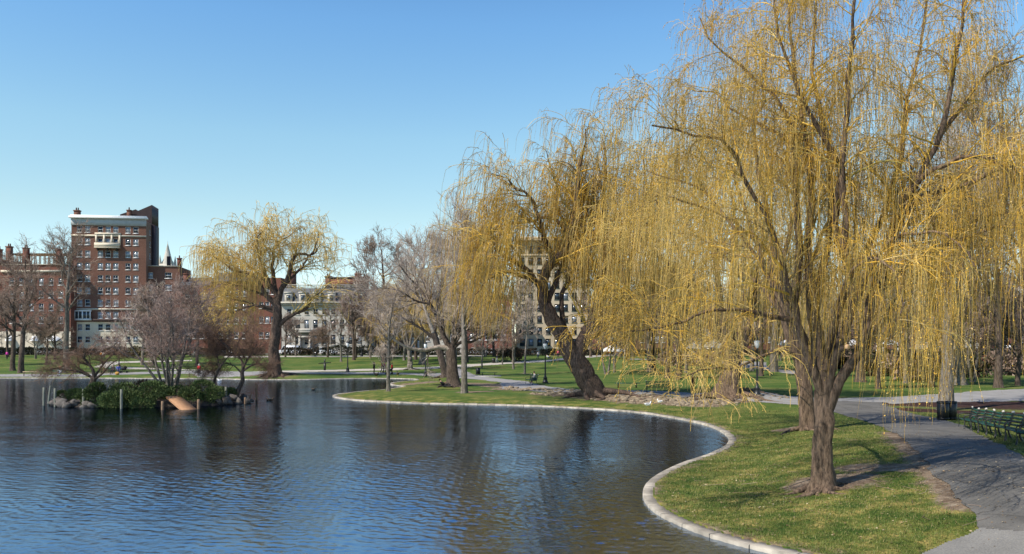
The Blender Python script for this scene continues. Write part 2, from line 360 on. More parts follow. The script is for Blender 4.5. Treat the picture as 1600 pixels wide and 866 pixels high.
sheet('paving', GP([(1530,827),(1600,833),(1720,849),(1760,880),(1640,905),(1450,890),(1440,868),(1480,850),(1512,838)]), .04, CONC, .03)
sheet('path', GP([(727,580),(738,585),(757,588.5),(783,592),(821,596),(844,602),(861,605),(882,607.6),(915,609.5),(1000,610.5),(1060,613),(1152,617),(1253,620),(1303,623),(1380,621),(1449,617),(1600,608),(1700,604),
  (1700,624),(1600,627),(1449,629),(1400,632),(1378,629),(1303,627),(1303,645),(1253,634),(1150,624),(1060,621),(960,618),(915,614),(850,612.5),(784,608),(781,597.5),(729,592),(700,589),(668,587.5),(612,585),(500,584.5),(400,586),(345,590.2),(310,589.5),(300,584),(240,584.5),(130,589),(-60,589),
  (-60,585),(130,585),(240,581),(280,579.7),(340,580),(390,581),(500,582),(612,582),(664,584),(700,583),(716,578),(713,574)]), .022, ASPH2, .5)
sheet('path', GP([(390,581),(440,579.4),(500,578.5),(612,576),(685,573),(713,570.5),(754,568.5),(850,563),(887,559.6),(944,554.4),(1000,552),(1000,554),(944,557),(887,562),(850,566),(754,571.5),(725,575),(713,574),(685,576),(612,579),(500,581),(440,582)]), .028, PALE, .4)
sheet('path', GP([(350,556.6),(600,556),(760,555.6),(760,557.2),(600,557.8),(470,558.3),(350,559)]), .03, PALE, .3)
sheet('path', GP([(147,574),(168,565.5),(300,563),(300,564.4),(190,567.5),(170,573),(250,576),(345,580),(250,578),(200,577)]), .03, PALE, .3)
sheet('path', GP([(980,560.5),(1110,562),(1196,566.5),(1200,575),(1262,582),(1300,590),(1240,585),(1200,579),(1160,574),(1100,564),(980,562)]), .03, ASPH2, .3)
# street at the far side
stp = [gy(-900, 222), gy(2500, 222), gy(2500, 208), gy(-900, 208)]
sheet('street', [gy(u, 222) for u in np.linspace(-300, 1900, 30)]+[gy(u, 207) for u in np.linspace(1900, -300, 30)], .05, ASPH, 0)
sheet('pavement', [gy(u, 230) for u in np.linspace(-300, 1900, 30)]+[gy(u, 222.5) for u in np.linspace(1900, -300, 30)], .15, CONC, 0)
# ------------------------------------------------------------------ water
def mat_water():
    m, n, p, new, lk = new_mat('lagoon_water')
    n.nodes.remove(p); out = n.nodes['Material Output']
    tc = new('ShaderNodeTexCoord'); mp = new('ShaderNodeMapping'); mp.inputs['Scale'].default_value = (.75, 1.1, 1); mp.inputs['Rotation'].default_value = (0, 0, rad(8))
    lk(tc.outputs['Object'], mp.inputs[0]); v = mp.outputs[0]
    a = noise(new, lk, 3.1, 4, v, .62); b = noise(new, lk, .8, 2, v, .5)
    mp2 = new('ShaderNodeMapping'); mp2.inputs['Scale'].default_value = (.16, .55, 1); lk(tc.outputs['Object'], mp2.inputs[0]); big = noise(new, lk, .9, 7, mp2.outputs[0], .68)
    mul = new('ShaderNodeMath'); mul.operation = 'MULTIPLY_ADD'; lk(b, mul.inputs[0]); mul.inputs[1].default_value = 1.1; lk(a, mul.inputs[2])
    bp = new('ShaderNodeBump'); bp.inputs['Distance'].default_value = .024
    st = new('ShaderNodeMapRange'); st.inputs[1].default_value = .35; st.inputs[2].default_value = .65; st.inputs[3].default_value = .22; st.inputs[4].default_value = 1.0
    lk(big, st.inputs[0]); lk(st.outputs[0], bp.inputs['Strength']); lk(mul.outputs[0], bp.inputs['Height'])
    fr = new('ShaderNodeFresnel'); fr.inputs['IOR'].default_value = 1.36; lk(bp.outputs[0], fr.inputs['Normal'])
    gl = new('ShaderNodeBsdfGlossy'); gl.inputs['Roughness'].default_value = .07; lk(bp.outputs[0], gl.inputs['Normal'])
    gl.inputs['Color'].default_value = (.37, .44, .545, 1)
    df = new('ShaderNodeBsdfDiffuse'); df.inputs['Color'].default_value = (.008, .018, .024, 1)
    tr = new('ShaderNodeBsdfTransparent'); tr.inputs['Color'].default_value = (.62, .60, .48, 1)
    m1 = new('ShaderNodeMixShader'); lw_ = new('ShaderNodeLayerWeight'); lw_.inputs['Blend'].default_value = .5; fm = new('ShaderNodeMapRange'); fm.inputs[1].default_value = .72; fm.inputs[2].default_value = .84; fm.inputs[3].default_value = .35; fm.inputs[4].default_value = 0; lk(lw_.outputs['Facing'], fm.inputs[0]); lk(fm.outputs[0], m1.inputs[0]); lk(df.outputs[0], m1.inputs[1]); lk(tr.outputs[0], m1.inputs[2])
    m2 = new('ShaderNodeMixShader'); lk(fr.outputs[0], m2.inputs[0]); lk(m1.outputs[0], m2.inputs[1]); lk(gl.outputs[0], m2.inputs[2])
    lk(m2.outputs[0], out.inputs['Surface']); return m
wr = np.random.default_rng(17); wt = np.radians(np.concatenate([np.arange(-95, -34, .8), np.arange(-34, 24, .055), np.arange(24, 100, 1.0)])); wrr = np.concatenate([np.arange(1, 15, .5), np.exp(np.arange(math.log(15), math.log(150), .0042))])
wa, wR = np.meshgrid(wt, wrr); wx = wR*np.sin(wa); wy = wR*np.cos(wa); wz = np.full(wx.shape, WL); cell = np.maximum(wR*.0042, .075)
gust = .55+.9*S(vnoise(wx*.35+50, wy+50, 2.6, 21)+vnoise(wx*.4+80, wy+80, 7.5, 22)*1.3+vnoise(wx*.4+200, wy+200, 24, 23)+.5)
for k in range(46):
    lam = math.exp(wr.uniform(math.log(.15), math.log(.62))); dr = wr.normal(0, .62)+.15; kx, ky = math.sin(dr)*6.283/lam, math.cos(dr)*6.283/lam
    sl_ = .0235*(1 if lam < .45 else .6); wz = wz+sl_*lam/6.283*np.clip(lam/cell/1.9, 0, 1)*gust*np.sin(kx*wx+ky*wy+wr.uniform(0, 6.283)+.8*np.sin(wx*.23+k)+.6*np.sin(wy*.31-k))
wd_ = sdist(wx, wy); widx = np.arange(wx.size).reshape(wx.shape); keep = (np.minimum.reduce([wd_[:-1, :-1], wd_[1:, :-1], wd_[:-1, 1:], wd_[1:, 1:]]) < .0); q = np.stack([widx[:-1, :-1], widx[1:, :-1], widx[1:, 1:], widx[:-1, 1:]], -1)[keep]
used_, inv_ = np.unique(q, return_inverse=True); WV = np.stack([wx, wy, wz], -1).reshape(-1, 3)[used_]
tag(fast('water', WV, [inv_.reshape(-1, 4)[:, ::1]], mat_water(), smooth=True), kind='structure')
# granite kerb of separate blocks
KM = mat('granite_kerb', (.32, .285, .23), .9, .35, 2.5, .012, 30, island=.24)
seg = np.linalg.norm(np.roll(SH, -1, 0)-SH, axis=1); cum = np.concatenate([[0], np.cumsum(seg)]); CL = np.vstack([SH, SH[:1]])
tan_at = lambda s_: (lambda a, b: (b-a)/np.linalg.norm(b-a))(*[np.array([np.interp(k % cum[-1], cum, CL[:, 0]), np.interp(k % cum[-1], cum, CL[:, 1])]) for k in (s_-.3, s_+.3)])
at_ = lambda k: np.array([np.interp(k % cum[-1], cum, CL[:, 0]), np.interp(k % cum[-1], cum, CL[:, 1])])
_t = tan_at(5.); _p = at_(5.)+np.array([-_t[1], _t[0]])*.5
SG = -1 if inside(_p[:1], _p[1:], SH)[0] else 1          # normal must point to the land
kb = MB(); s_ = 0.0
while s_ < cum[-1]:
    L = RNG.uniform(1.0, 1.6); mid = at_(s_)
    if mid[1] > 8 and abs(mid[0]) < 100:
        V = []; zt = KT+RNG.uniform(-.012, .012); wd = RNG.uniform(-.015, .015); bv = .018
        for k in np.linspace(s_+.016, s_+L-.016, 5):
            p_ = at_(k); t_ = tan_at(k); n_ = SG*np.array([-t_[1], t_[0]])
            for off, z in ((-.36, -1.1), (-.36, zt-bv), (-.36+bv, zt), (.05+wd, zt+.005), (.07+wd, -.5)):
                V.append((*(p_+n_*off), z))
        kb.add(V, [(i*5+j, (i+1)*5+j, (i+1)*5+j+1, i*5+j+1) for i in range(4) for j in range(4)], None)
        kb.add(V[:5], None, [(0, 1, 2), (0, 2, 3), (0, 3, 4)]); kb.add(V[-5:], None, [(0, 2, 1), (0, 3, 2), (0, 4, 3)])
    s_ += L
tag(kb.build('lagoon_kerb', KM), kind='structure')
# grass blades on the near lawn
def grass(n=150000):
    rg = np.random.default_rng(3)
    r = np.exp(rg.uniform(math.log(17), math.log(62), n)); a = np.radians(rg.uniform(5, 36, n)); x = r*np.sin(a); y = r*np.cos(a)
    d = sdist(x, y); NP = np.array([tuple(p)[:2] for p in GP(near_poly)])
    ok = (d > .12) & ~inside(x, y, NP) & ~inside(x, y, np.array([tuple(p)[:2] for p in GP([(1527,826),(1600,832),(1720,849),(1760,880),(1640,905),(1450,890),(1438,866),(1478,848)])])) & (field(x, y, WORN)+.35*(rg.random(n)-.5) < .35); x, y, d = x[ok], y[ok], d[ok]; n = len(x)
    z = hz_d(x, y, d)-.005; h = rg.uniform(.03, .085, n); wv = rg.uniform(.006, .014, n)*(.6+y/45); az = rg.uniform(0, 6.28, n); ln = rg.normal(0, .025, (n, 2))
    b0 = np.stack([x-wv*np.cos(az), y-wv*np.sin(az), z], 1); b1 = np.stack([x+wv*np.cos(az), y+wv*np.sin(az), z], 1); tp = np.stack([x+ln[:, 0], y+ln[:, 1], z+h], 1)
    V = np.stack([b0, b1, tp], 1).reshape(-1, 3)
    o = fast('grass', V, [np.arange(3*n).reshape(-1, 3)], strand_mat('grass_blades', [(.075, .12, .022), (.19, .18, .05), (.055, .10, .018), (.26, .22, .09), (.10, .14, .03)]))
    tag(o, 'short patchy green and straw coloured grass of the near bank', 'grass', kind='stuff')
grass()
# ================================================================== trees
def nrm(v): return v/(np.linalg.norm(v, axis=-1, keepdims=True)+1e-9)
def grow(rg, st, d, L, K, wander=.1, pull=(0, 0, 0), ramp_=0):
    N = len(st); P = np.zeros((N, K, 3)); P[:, 0] = st; d = nrm(d); stp = (L/(K-1))[:, None]; pull = np.array(pull, float)
    for k in range(1, K):
        P[:, k] = P[:, k-1]+d*stp
        d = nrm(d+rg.normal(0, wander, (N, 3))+pull*(1+ramp_*k/K))
    return P
def spawn(rg, P, R, M, t0, t1, amin, amax, up=0, tp=1.0, w=None):
    N, K, _ = P.shape
    L = np.linalg.norm(np.diff(P, axis=1), axis=2).sum(1) if w is None else w
    i = rg.choice(N, M, p=L/L.sum()); t = t0+(t1-t0)*rg.random(M)**tp; f = t*(K-1); k = np.minimum(f.astype(int), K-2); fr = (f-k)[:, None]
    pos = P[i, k]*(1-fr)+P[i, k+1]*fr; T = nrm(P[i, k+1]-P[i, k]); r = R[i, k]*(1-fr[:, 0])+R[i, k+1]*fr[:, 0]
    rv = rg.normal(0, 1, (M, 3)); rv[:, 2] += up; pr = nrm(rv-(rv*T).sum(1, keepdims=True)*T)
    an = rg.uniform(amin, amax, M)[:, None]
    return pos, nrm(T*np.cos(an)+pr*np.sin(an)), r, t, i
def taper(r0, r1, K, pw=1.0): return r1+(r0-r1)[:, None]*(1-np.linspace(0, 1, K)[None])**pw if np.ndim(r1) == 0 else None
def limb_px(pts, Y, r0, r1, dy=0, K=16, jit=.0, rg=None, bow=0):
    """a limb traced through photo points at distance Y, leaving that plane by dy metres towards its tip"""
    P = catmull(np.array(pts, float), 58)
    s = np.concatenate([[0], np.cumsum(np.linalg.norm(np.diff(P, axis=0), axis=1))]); s /= s[-1]; t = np.linspace(0, 1, K)
    u = np.interp(t, s, P[:, 0]); v = np.interp(t, s, P[:, 1]); y = Y+dy*t**1.2+bow*np.sin(t*3.14)
    W = np.stack([(u-800)/F*y, y, CH-(v-HZN)/F*y], 1)
    if rg is not None: W[1:-1] += rg.normal(0, jit, (K-2, 3))
    return W, r0+(r1-r0)*t**.8
def trunk_mesh(m, P, R, rg, n=16, flare=1.0, lump=.10):
    """one stem with a fluted, flared foot"""
    P = np.array(P); P[0, 2] -= .18; K = 26; s = np.linspace(0, 1, len(P)); t = np.concatenate([np.linspace(0, .25, 10)[:-1], np.linspace(.25, 1, K-9)])
    Q = np.stack([np.interp(t, s, P[:, i]) for i in range(3)], 1); r = np.interp(t, s, R); h = np.linalg.norm(Q-Q[0], axis=1)
    T = nrm(np.gradient(Q, axis=0)); a = nrm(np.cross(T, [0, 1, 0])); b = np.cross(T, a); th = np.arange(n)/n*2*np.pi
    ph = rg.uniform(0, 6, 4); fl = flare*R[0]*np.exp(-h/(R[0]*1.1))
    lob = .5+.5*np.cos(5*th+ph[0])*.6+.25*np.cos(3*th+ph[1])
    rad_ = r[:, None]*(1+lump*np.cos(3*th+ph[2]+h[:, None]*.5)+lump*.6*np.cos(5*th+ph[3]-h[:, None]*.9)+.03*rg.normal(size=(K, n)))+fl[:, None]*(.35+.8*lob)[None]
    V = Q[:, None]+rad_[..., None]*(a[:, None]*np.cos(th)[None, :, None]+b[:, None]*np.sin(th)[None, :, None])
    idx = np.arange(K*n).reshape(K, n); q_ = np.stack([idx[:-1], np.roll(idx, -1, 1)[:-1], np.roll(idx, -1, 1)[1:], idx[1:]], -1).reshape(-1, 4)
    m.add(V, q_)
def roots(m, base, r, rg, n=7, L=1.6):
    for k in range(n):
        a = 6.283*k/n+rg.uniform(-.3, .3); l = L*rg.uniform(.5, 1.3); pts_ = []
        for j in range(6):
            t = j/5; d = r*.7+l*t; aa = a+.35*math.sin(t*4+k)
            x = base[0]+math.cos(aa)*d; y = base[1]+math.sin(aa)*d
            pts_.append((x, y, hz(x, y)+r*.40*(1-t)**2+.0-.05*t))
        m.tubes(np.array(pts_), r*np.array([.34, .25, .19, .14, .1, .05]), 7)
def willow(name, label, base, limbs, seed, mats, sc=1.0, nb=260, nt=900, ns=5000, slen=(1.2, 4.0), sr=.006, floor=None, lean=(0, 0), buds=0,
           trunkK=1, group=None, cat='tree', flare=1.0, rootn=8, trunks=1, foot=None, long=None):
    """limbs[:trunks] are stems from the ground; all limbs carry branches, twigs and hanging strands"""
    rg = np.random.default_rng(seed); root = empty(name, base, label, cat, group); O = np.array(base)
    P = np.array([l[0] for l in limbs]); R = np.array([l[1] for l in limbs]); P = P+rg.normal(0, .05*sc, P.shape)*(np.linspace(0, 1, P.shape[1])[None, :, None]**.5)
    tm = MB()
    for k in range(trunks): trunk_mesh(tm, P[k]-O, R[k], rg, 20, flare)
    tm.tubes(P[trunks:]-O, R[trunks:]*(1+.06*rg.normal(size=R[trunks:].shape)), 10)
    sh_ = np.array([hz(O[0], O[1])])
    if rootn:
        rm = MB(); roots(rm, O, R[0][0], rg, rootn, 1.6*sc**.5*R[0][0]/.5); rm.V = [v-O for v in rm.V]; tm.add(np.concatenate(rm.V), np.concatenate(rm.Q))
    lw = np.linalg.norm(np.diff(P, axis=1), axis=2).sum(1)*(R[:, -1] < R[0, 0]*.7)
    if trunks: lw[:trunks] *= .0 if len(limbs) > trunks else 1
    p1, d1, r1, t1, i1 = spawn(rg, P, R, nb, .22, 1, .5, 1.2, .35, .8, lw)
    L1 = rg.uniform(.9, 3.0, nb)*sc*(1.1-.4*t1); d1[:, 2] = d1[:, 2]*.8+.15
    B1 = grow(rg, p1, d1, L1, 9, .13, (lean[0]*.03, 0, -.035), 3.5); q1 = np.minimum(r1*.55, .055*sc)*rg.uniform(.5, 1, nb); R1 = q1[:, None]*np.linspace(1, .22, 9)
    tk = tm.build('trunk', mats[0], root, smooth=True)
    tips_P = np.concatenate([np.stack([B1[:, k] for k in range(9)], 1)]); 
    p2, d2, r2, t2, i2 = spawn(rg, B1, R1, nt, .1, 1, .35, 1.1, .2, .8)
    L2 = rg.uniform(.4, 1.5, nt)*sc
    B2 = grow(rg, p2, d2, L2, 7, .16, (lean[0]*.05, 0, -.07), 3); R2 = np.minimum(r2*.6, .02*sc)[:, None]*np.linspace(1, .35, 7); R2 = np.maximum(R2, sr*1.1)
    cm = MB(); cm.tubes(B1-O, R1, 5); cm.tubes(B2-O, R2, 3)
    # strands
    n1 = int(ns*.3); n2 = ns-n1
    sa = spawn(rg, B1, R1, n1, .25, 1, .3, 1.2, 0, .8); sb = spawn(rg, B2, R2, n2, .1, 1, .2, 1.1, 0, .8)
    st = np.concatenate([sa[0], sb[0]]); dd = np.concatenate([sa[1], sb[1]]); dd[:, 2] -= .15
    # clumps: neighbouring strands share a length
    cl = .5+.5*np.sin(st[:, 0]*1.7/sc+seed)*np.sin(st[:, 1]*1.3/sc+seed*2)*np.sin(st[:, 2]*1.1/sc)
    L = (slen[0]+(slen[1]-slen[0])*np.clip(.55*cl+.45*rg.random(ns)**1.6, 0, 1))
    L = L*np.where(rg.random(ns) < .35, .35, 1)
    zr_ = (st[:, 2]-O[2])/(st[:, 2].max()-O[2]); L = L*np.clip(1.45-1.15*zr_, .3, 1.1)
    if long: u_ = st[:, 0]/st[:, 1]*F+800; L = L*np.where((u_ > long[0]) & (u_ < long[1]) & (zr_ < .55) & (rg.random(ns) < .6), long[2], 1)
    if floor is not None:
        uu = st[:, 0]/st[:, 1]*F+800; vf = np.interp(uu, floor[0], floor[1])-np.abs(rg.normal(0, 1, ns))*floor[2]; zf = CH-(vf-HZN)/F*st[:, 1]
        av = np.maximum(st[:, 2]-zf, .25); L = np.where(L > av, av*rg.uniform(.55, 1.08, ns), L)
    K = 9
    B3 = np.zeros((ns, K, 3)); B3[:, 0] = st; d = nrm(dd); stp = (L/(K-1))[:, None]; ln = np.array([lean[0], lean[1], 0])
    sway = rg.normal(0, .05, (ns, 3))
    for k in range(1, K):
        B3[:, k] = B3[:, k-1]+d*stp
        g_ = np.clip(stp*2.6/sc**.5, .1, .9)
        tgt = nrm(np.array([0, 0, -1.])+ln*(1+.5*np.sin(k*.8+st[:, :1]))+sway); d = nrm(d*(1-g_)+tgt*g_+rg.normal(0, .085, (ns, 3)))
    R3 = (sr*rg.uniform(.6, 1.25, ns))[:, None]*np.linspace(1, .45, K)
    cm.tubes(B3-O, R3, 3)
    if buds:
        M = int(ns*buds); i = rg.integers(0, ns, M); f = rg.random(M)*(K-1.01); k = f.astype(int); fr = (f-k)[:, None]
        c = B3[i, k]*(1-fr)+B3[i, k+1]*fr-O; T = nrm(B3[i, k+1]-B3[i, k]); o1 = rg.normal(0, 1, (M, 3)); o1 = nrm(o1-(o1*T).sum(1, keepdims=True)*T)
        l = rg.uniform(.02, .05, M)[:, None]*sc**.5; w_ = l*.32; tipp = c+o1*l*.6+T*l*.8; sd_ = np.cross(T, o1)*w_
        V = np.stack([c, c+o1*l*.35+T*l*.3+sd_, tipp, c+o1*l*.35+T*l*.3-sd_], 1).reshape(-1, 3); j = np.arange(4*M).reshape(-1, 4); cm.add(V, j)
    cm.build('crown', mats[1], root)
    return root
# ---- the large willow on the near bank
b4 = G(1283, 765); Y4 = b4.y; rg4 = np.random.default_rng(44)
def Lm(pts_, r0, r1, dy, Y=Y4, bow=0, K=16): return limb_px(pts_, Y, r0, r1, dy, K, 0, None, bow)
limbs4 = [
 Lm([(1284,768),(1285,740),(1284,700),(1286,660),(1287,625),(1284,590),(1278,545),(1272,500),(1270,450)], .34, .17, .2),
 Lm([(1292,640),(1299,612),(1320,582),(1344,546),(1358,500),(1372,456),(1389,402),(1395,355),(1413,311),(1436,279),(1450,250),(1466,215),(1480,178),(1494,100),(1504,20),(1510,-60)], .19, .03, -1.2),
 Lm([(1288,615),(1300,575),(1311,540),(1326,498),(1337,455),(1322,410),(1306,353),(1311,300),(1309,256),(1286,218),(1262,175),(1235,110),(1216,40),(1208,-40)], .165, .025, -1.8),
 Lm([(1322,405),(1318,388),(1322,330),(1316,298),(1318,215),(1326,130),(1331,40),(1335,-60)], .13, .025, -1.0, Y4-1.2),
 Lm([(1272,480),(1264,420),(1262,360),(1268,300),(1262,240),(1250,170),(1240,90),(1228,-20)], .16, .03, 1.8),
 Lm([(1284,615),(1272,585),(1256,545),(1243,490),(1226,430),(1208,370),(1185,315),(1168,289),(1151,248),(1127,222),(1090,214),(1055,204),(1015,197)], .145, .025, -2.2),
 Lm([(1240,480),(1248,400),(1243,300),(1237,195),(1214,156),(1185,133),(1150,98),(1112,62),(1094,28)], .15, .02, 1.5),
 Lm([(1344,546),(1356,480),(1385,400),(1410,340),(1440,305),(1480,296),(1520,282),(1560,263),(1610,258),(1680,270)], .15, .025, -2.5),
 Lm([(1413,311),(1445,275),(1480,256),(1510,243),(1545,250),(1590,268),(1640,300)], .09, .02, -3.5, Y4-1),
 Lm([(1288,580),(1306,500),(1338,420),(1376,345),(1404,262),(1420,160),(1440,60),(1452,-60)], .15, .03, 3.5),
 Lm([(1238,500),(1200,493),(1160,484),(1120,484),(1072,500),(1029,514),(985,516)], .08, .02, -2.8),
 Lm([(1262,540),(1228,470),(1186,410),(1140,345),(1100,300),(1055,280),(1010,270)], .12, .02, 3.8),
 Lm([(1270,500),(1290,400),(1300,300),(1290,200),(1270,100),(1275,0),(1280,-80)], .14, .03, 4.2),
 Lm([(1320,581),(1370,520),(1420,440),(1480,380),(1540,340),(1600,330),(1680,340)], .14, .02, 4.5),
 Lm([(1326,498),(1360,420),(1400,370),(1450,360),(1500,385),(1530,430)], .09, .018, -4.2),
 Lm([(1290,560),(1310,470),(1330,420),(1370,400),(1400,430),(1412,500)], .08, .016, -4.6),
 Lm([(1372,456),(1440,400),(1510,370),(1580,350),(1660,340)], .10, .02, -.5),
 Lm([(1466,215),(1500,170),(1540,120),(1590,90),(1640,80)], .08, .02, 1.5),
 Lm([(1262,240),(1200,200),(1160,180),(1120,150),(1080,140)], .08, .018, 2.6),
]
limbs4[3] = Lm([(1320,400),(1318,385),(1322,330),(1316,298),(1318,215),(1326,130),(1331,40),(1335,-60)], .13, .025, -1.0, Y4-1.1)
w4 = willow('willow_tree', 'largest weeping willow with golden strands, its thick trunk standing alone in the near bank grass', b4, limbs4, 4, (BARK, GOLD), 1.0, 460, 2900, 13000, (.9, 4.6), .0055,
   ([900,960,1000,1060,1120,1150,1230,1250,1330,1345,1400,1440,1480,1540,1600,1700], [560,575,600,625,650,600,560,640,640,590,700,690,640,655,640,640], 26), (-.03, 0), 15, rootn=12, flare=1.0, long=(1345, 1450, 2.0))
cm_ = MB(); cm_.tubes([[0, 0, 0], [.0, -.05, 0], [0, -.09, 0]], [.0, .0, .0], 12)
ct = MB(); cp = np.array([(1324-800)/F*(Y4-.75), Y4-.75, Zv(542, Y4-.75)])
ct.tubes(np.array([cp+(0, .35, -.05), cp+(0, 0, 0)])-np.array(b4), np.array([.095, .085]), 14); ct.build('branch_stub', BARK, w4, True)
cc = MB(); cc.tubes(np.array([cp+(0, .002, 0), cp+(0, -.012, .001)])-np.array(b4), np.array([.082, .08]), 14, cap=True); cc.build('cut_face', mat('fresh_cut_wood', (.62, .40, .22), .7), w4)
# ---- willow just behind it
Y3 = G(1262, 672).y; L3 = lambda p_, r0, r1, dy, Y=Y3: Lm(p_, r0, r1, dy, Y)
willow('willow_tree', 'slimmer willow trunk rising directly behind the largest willow, slanting up to the left', G(1262, 672), [
 L3([(1262,675),(1261,640),(1256,600),(1249,560),(1238,530),(1228,495),(1216,450),(1208,400)], .42, .22, 0),
 L3([(1238,530),(1215,470),(1190,400),(1165,330),(1145,270),(1130,210),(1120,160)], .22, .03, 2),
 L3([(1212,430),(1205,360),(1190,290),(1180,220),(1190,150),(1200,90)], .2, .03, -2),
 L3([(1228,495),(1180,440),(1130,400),(1085,370),(1040,360)], .14, .02, 3),
 L3([(1249,560),(1215,545),(1179,562),(1145,574),(1098,578),(1052,590)], .11, .02, -5),
 L3([(1230,500),(1260,430),(1290,350),(1320,280),(1350,220)], .18, .03, 3),
 L3([(1208,400),(1150,350),(1090,320),(1030,310),(990,330)], .13, .02, -3),
 L3([(1216,450),(1240,330),(1260,240),(1280,150)], .16, .03, 0)], 33, (BARK, GOLD2), 1.5, 260, 1000, 3600, (1.8, 5.5), .0095,
 ([900,1040,1100,1180,1260,1400], [600,612,636,600,590,600], 30), (-.05, 0), 8, rootn=7, flare=.4)
# ---- willow on the root mound
Y2 = G(1135, 620).y; L2_ = lambda p_, r0, r1, dy, Y=Y2: Lm(p_, r0, r1, dy, Y)
willow('willow_tree', 'willow with short forked trunk on a mound of bare roots beside the path', G(1135, 620), [
 L2_([(1134,622),(1140,600),(1146,580),(1144,560),(1138,540),(1130,510),(1125,480)], .85, .4, 0),
 L2_([(1146,575),(1160,545),(1172,500),(1180,450),(1190,400),(1196,340)], .45, .06, 2),
 L2_([(1138,540),(1110,500),(1085,450),(1065,400),(1040,350),(1020,310)], .4, .05, -2),
 L2_([(1125,480),(1120,420),(1105,350),(1095,290),(1085,240)], .35, .05, 1),
 L2_([(1130,510),(1145,440),(1150,370),(1140,300),(1135,250)], .35, .05, -3),
 L2_([(1110,500),(1060,480),(1020,450),(990,430),(965,440)], .25, .04, 3),
 L2_([(1085,450),(1050,420),(1010,380),(980,360)], .22, .04, -4),
 L2_([(1160,545),(1200,500),(1240,460),(1270,430)], .25, .04, 0)], 22, (BARK, GOLD2), 2.3, 220, 850, 3300, (2.5, 7.5), .018,
 ([900,960,1040,1100,1180,1300], [590,600,602,622,600,590], 22), (-.08, 0), 4, rootn=9, flare=.9)
# ---- leaning willow at the water's edge
Y1 = G(929, 619).y; L1_ = lambda p_, r0, r1, dy, Y=Y1: Lm(p_, r0, r1, dy, Y)
willow('willow_tree', 'dark leaning willow at the shore, its massive trunk slanting left over bare soil', G(929, 619), [
 L1_([(931,622),(922,603),(910,582),(899,562),(889,543),(876,520),(863,497),(853,478)], .98, .56, 0),
 L1_([(900,566),(904,549),(912,530),(926,505),(938,474),(944,436),(948,406),(951,388),(944,376)], .75, .36, 1.5),
 L1_([(853,480),(848,460),(851,430),(866,408),(882,393),(892,365),(896,335),(903,305),(903,270),(912,230),(916,200)], .55, .05, -1),
 L1_([(862,497),(846,459),(838,440),(815,415),(795,405),(775,390),(765,372),(770,350)], .4, .05, -3),
 L1_([(866,408),(850,370),(838,330),(825,305),(808,294),(790,280),(768,272)], .3, .03, -2),
 L1_([(948,400),(936,372),(940,352),(944,325),(942,300),(947,258),(942,213)], .36, .04, 2),
 L1_([(912,530),(940,515),(958,490),(972,455),(986,410),(998,360),(1005,320),(1008,280),(1005,230)], .42, .04, 0),
 L1_([(944,436),(965,395),(990,350),(1020,310),(1050,290)], .25, .03, -3),
 L1_([(853,478),(868,440),(880,410),(885,370),(870,320),(868,280),(850,240)], .3, .04, 4),
 L1_([(889,543),(880,500),(878,460),(890,430),(915,390),(925,340),(930,280),(925,240)], .3, .04, 3.5),
 L1_([(838,440),(810,430),(785,425),(760,440),(745,460)], .2, .03, -5),
 L1_([(892,365),(860,340),(835,345),(800,350),(770,360),(750,385)], .2, .03, 1),
 L1_([(958,490),(1000,450),(1040,420),(1070,420)], .22, .03, 4)], 11, (BARKD, GOLD), 2.05, 360, 1600, 8600, (3.0, 11), .0165,
 ([700,735,800,840,862,905,960,1010,1080], [540,540,548,520,455,470,560,600,610], 34), (-.13, .02), 4, rootn=8, flare=.25, foot=1)
# ---- willow across the lagoon
Y0 = G(429, 587).y; L0 = lambda p_, r0, r1, dy, Y=Y0: Lm(p_, r0, r1, dy, Y)
willow('willow_tree', 'broad golden willow with thick dark trunk standing alone on the far shore left of centre', G(429, 587), [
 L0([(430,588),(428,565),(428,545),(430,520),(435,492),(434,464)], .8, .55, 0),
 L0([(434,470),(441,450),(451,430),(457,407),(470,395),(487,398),(496,375),(500,366)], .5, .06, 0),
 L0([(434,464),(427,440),(426,404),(430,383),(445,372),(461,362)], .4, .05, 2),
 L0([(433,480),(415,460),(397,430),(372,425),(347,412),(330,396)], .4, .05, -2),
 L0([(434,464),(405,430),(385,412),(362,400),(345,392)], .3, .05, 3),
 L0([(433,510),(445,500),(461,490),(481,481),(488,467),(505,452),(515,448),(526,455)], .35, .05, -1),
 L0([(441,450),(465,425),(482,405),(497,388),(505,378)], .28, .05, 4),
 L0([(436,492),(410,480),(380,470),(350,462),(335,470)], .25, .04, 1),
 L0([(433,485),(412,478),(385,480),(362,492),(345,505)], .22, .04, -2), L0([(434,470),(395,455),(355,445),(330,450)], .22, .04, 2),
 L0([(434,464),(415,430),(405,400),(400,380),(410,362)], .3, .05, -4)], 5, (BARKD, GOLD2), 2.35, 230, 950, 5200, (1.6, 9), .025,
 ([300,340,360,420,432,460,500,540], [455,500,528,535,440,440,430,450], 22), (-.05, 0), 3, rootn=9, flare=.8)
# ---- small willow far across the lawn
Yf = G(641, 578).y; Lf = lambda p_, r0, r1, dy, Y=Yf: Lm(p_, r0, r1, dy, Y)
willow('willow_tree', 'small distant willow with pale trunk and gold crown between bare grey trees', G(641, 578), [
 Lf([(641,580),(641,565),(640,552),(638,542)], .45, .3, 0), Lf([(638,545),(625,520),(610,500),(600,490)], .25, .04, 1), Lf([(639,545),(645,510),(650,470),(655,430)], .25, .04, 0),
 Lf([(640,548),(655,525),(670,510),(690,490)], .2, .04, -2), Lf([(638,542),(630,490),(625,450)], .2, .04, 2)], 9, (BARKG, GOLD2), 2.4, 90, 300, 1800, (2, 6), .03,
 ([560,620,700], [545,552,540], 14), (0, 0), 0, rootn=6, flare=.6)
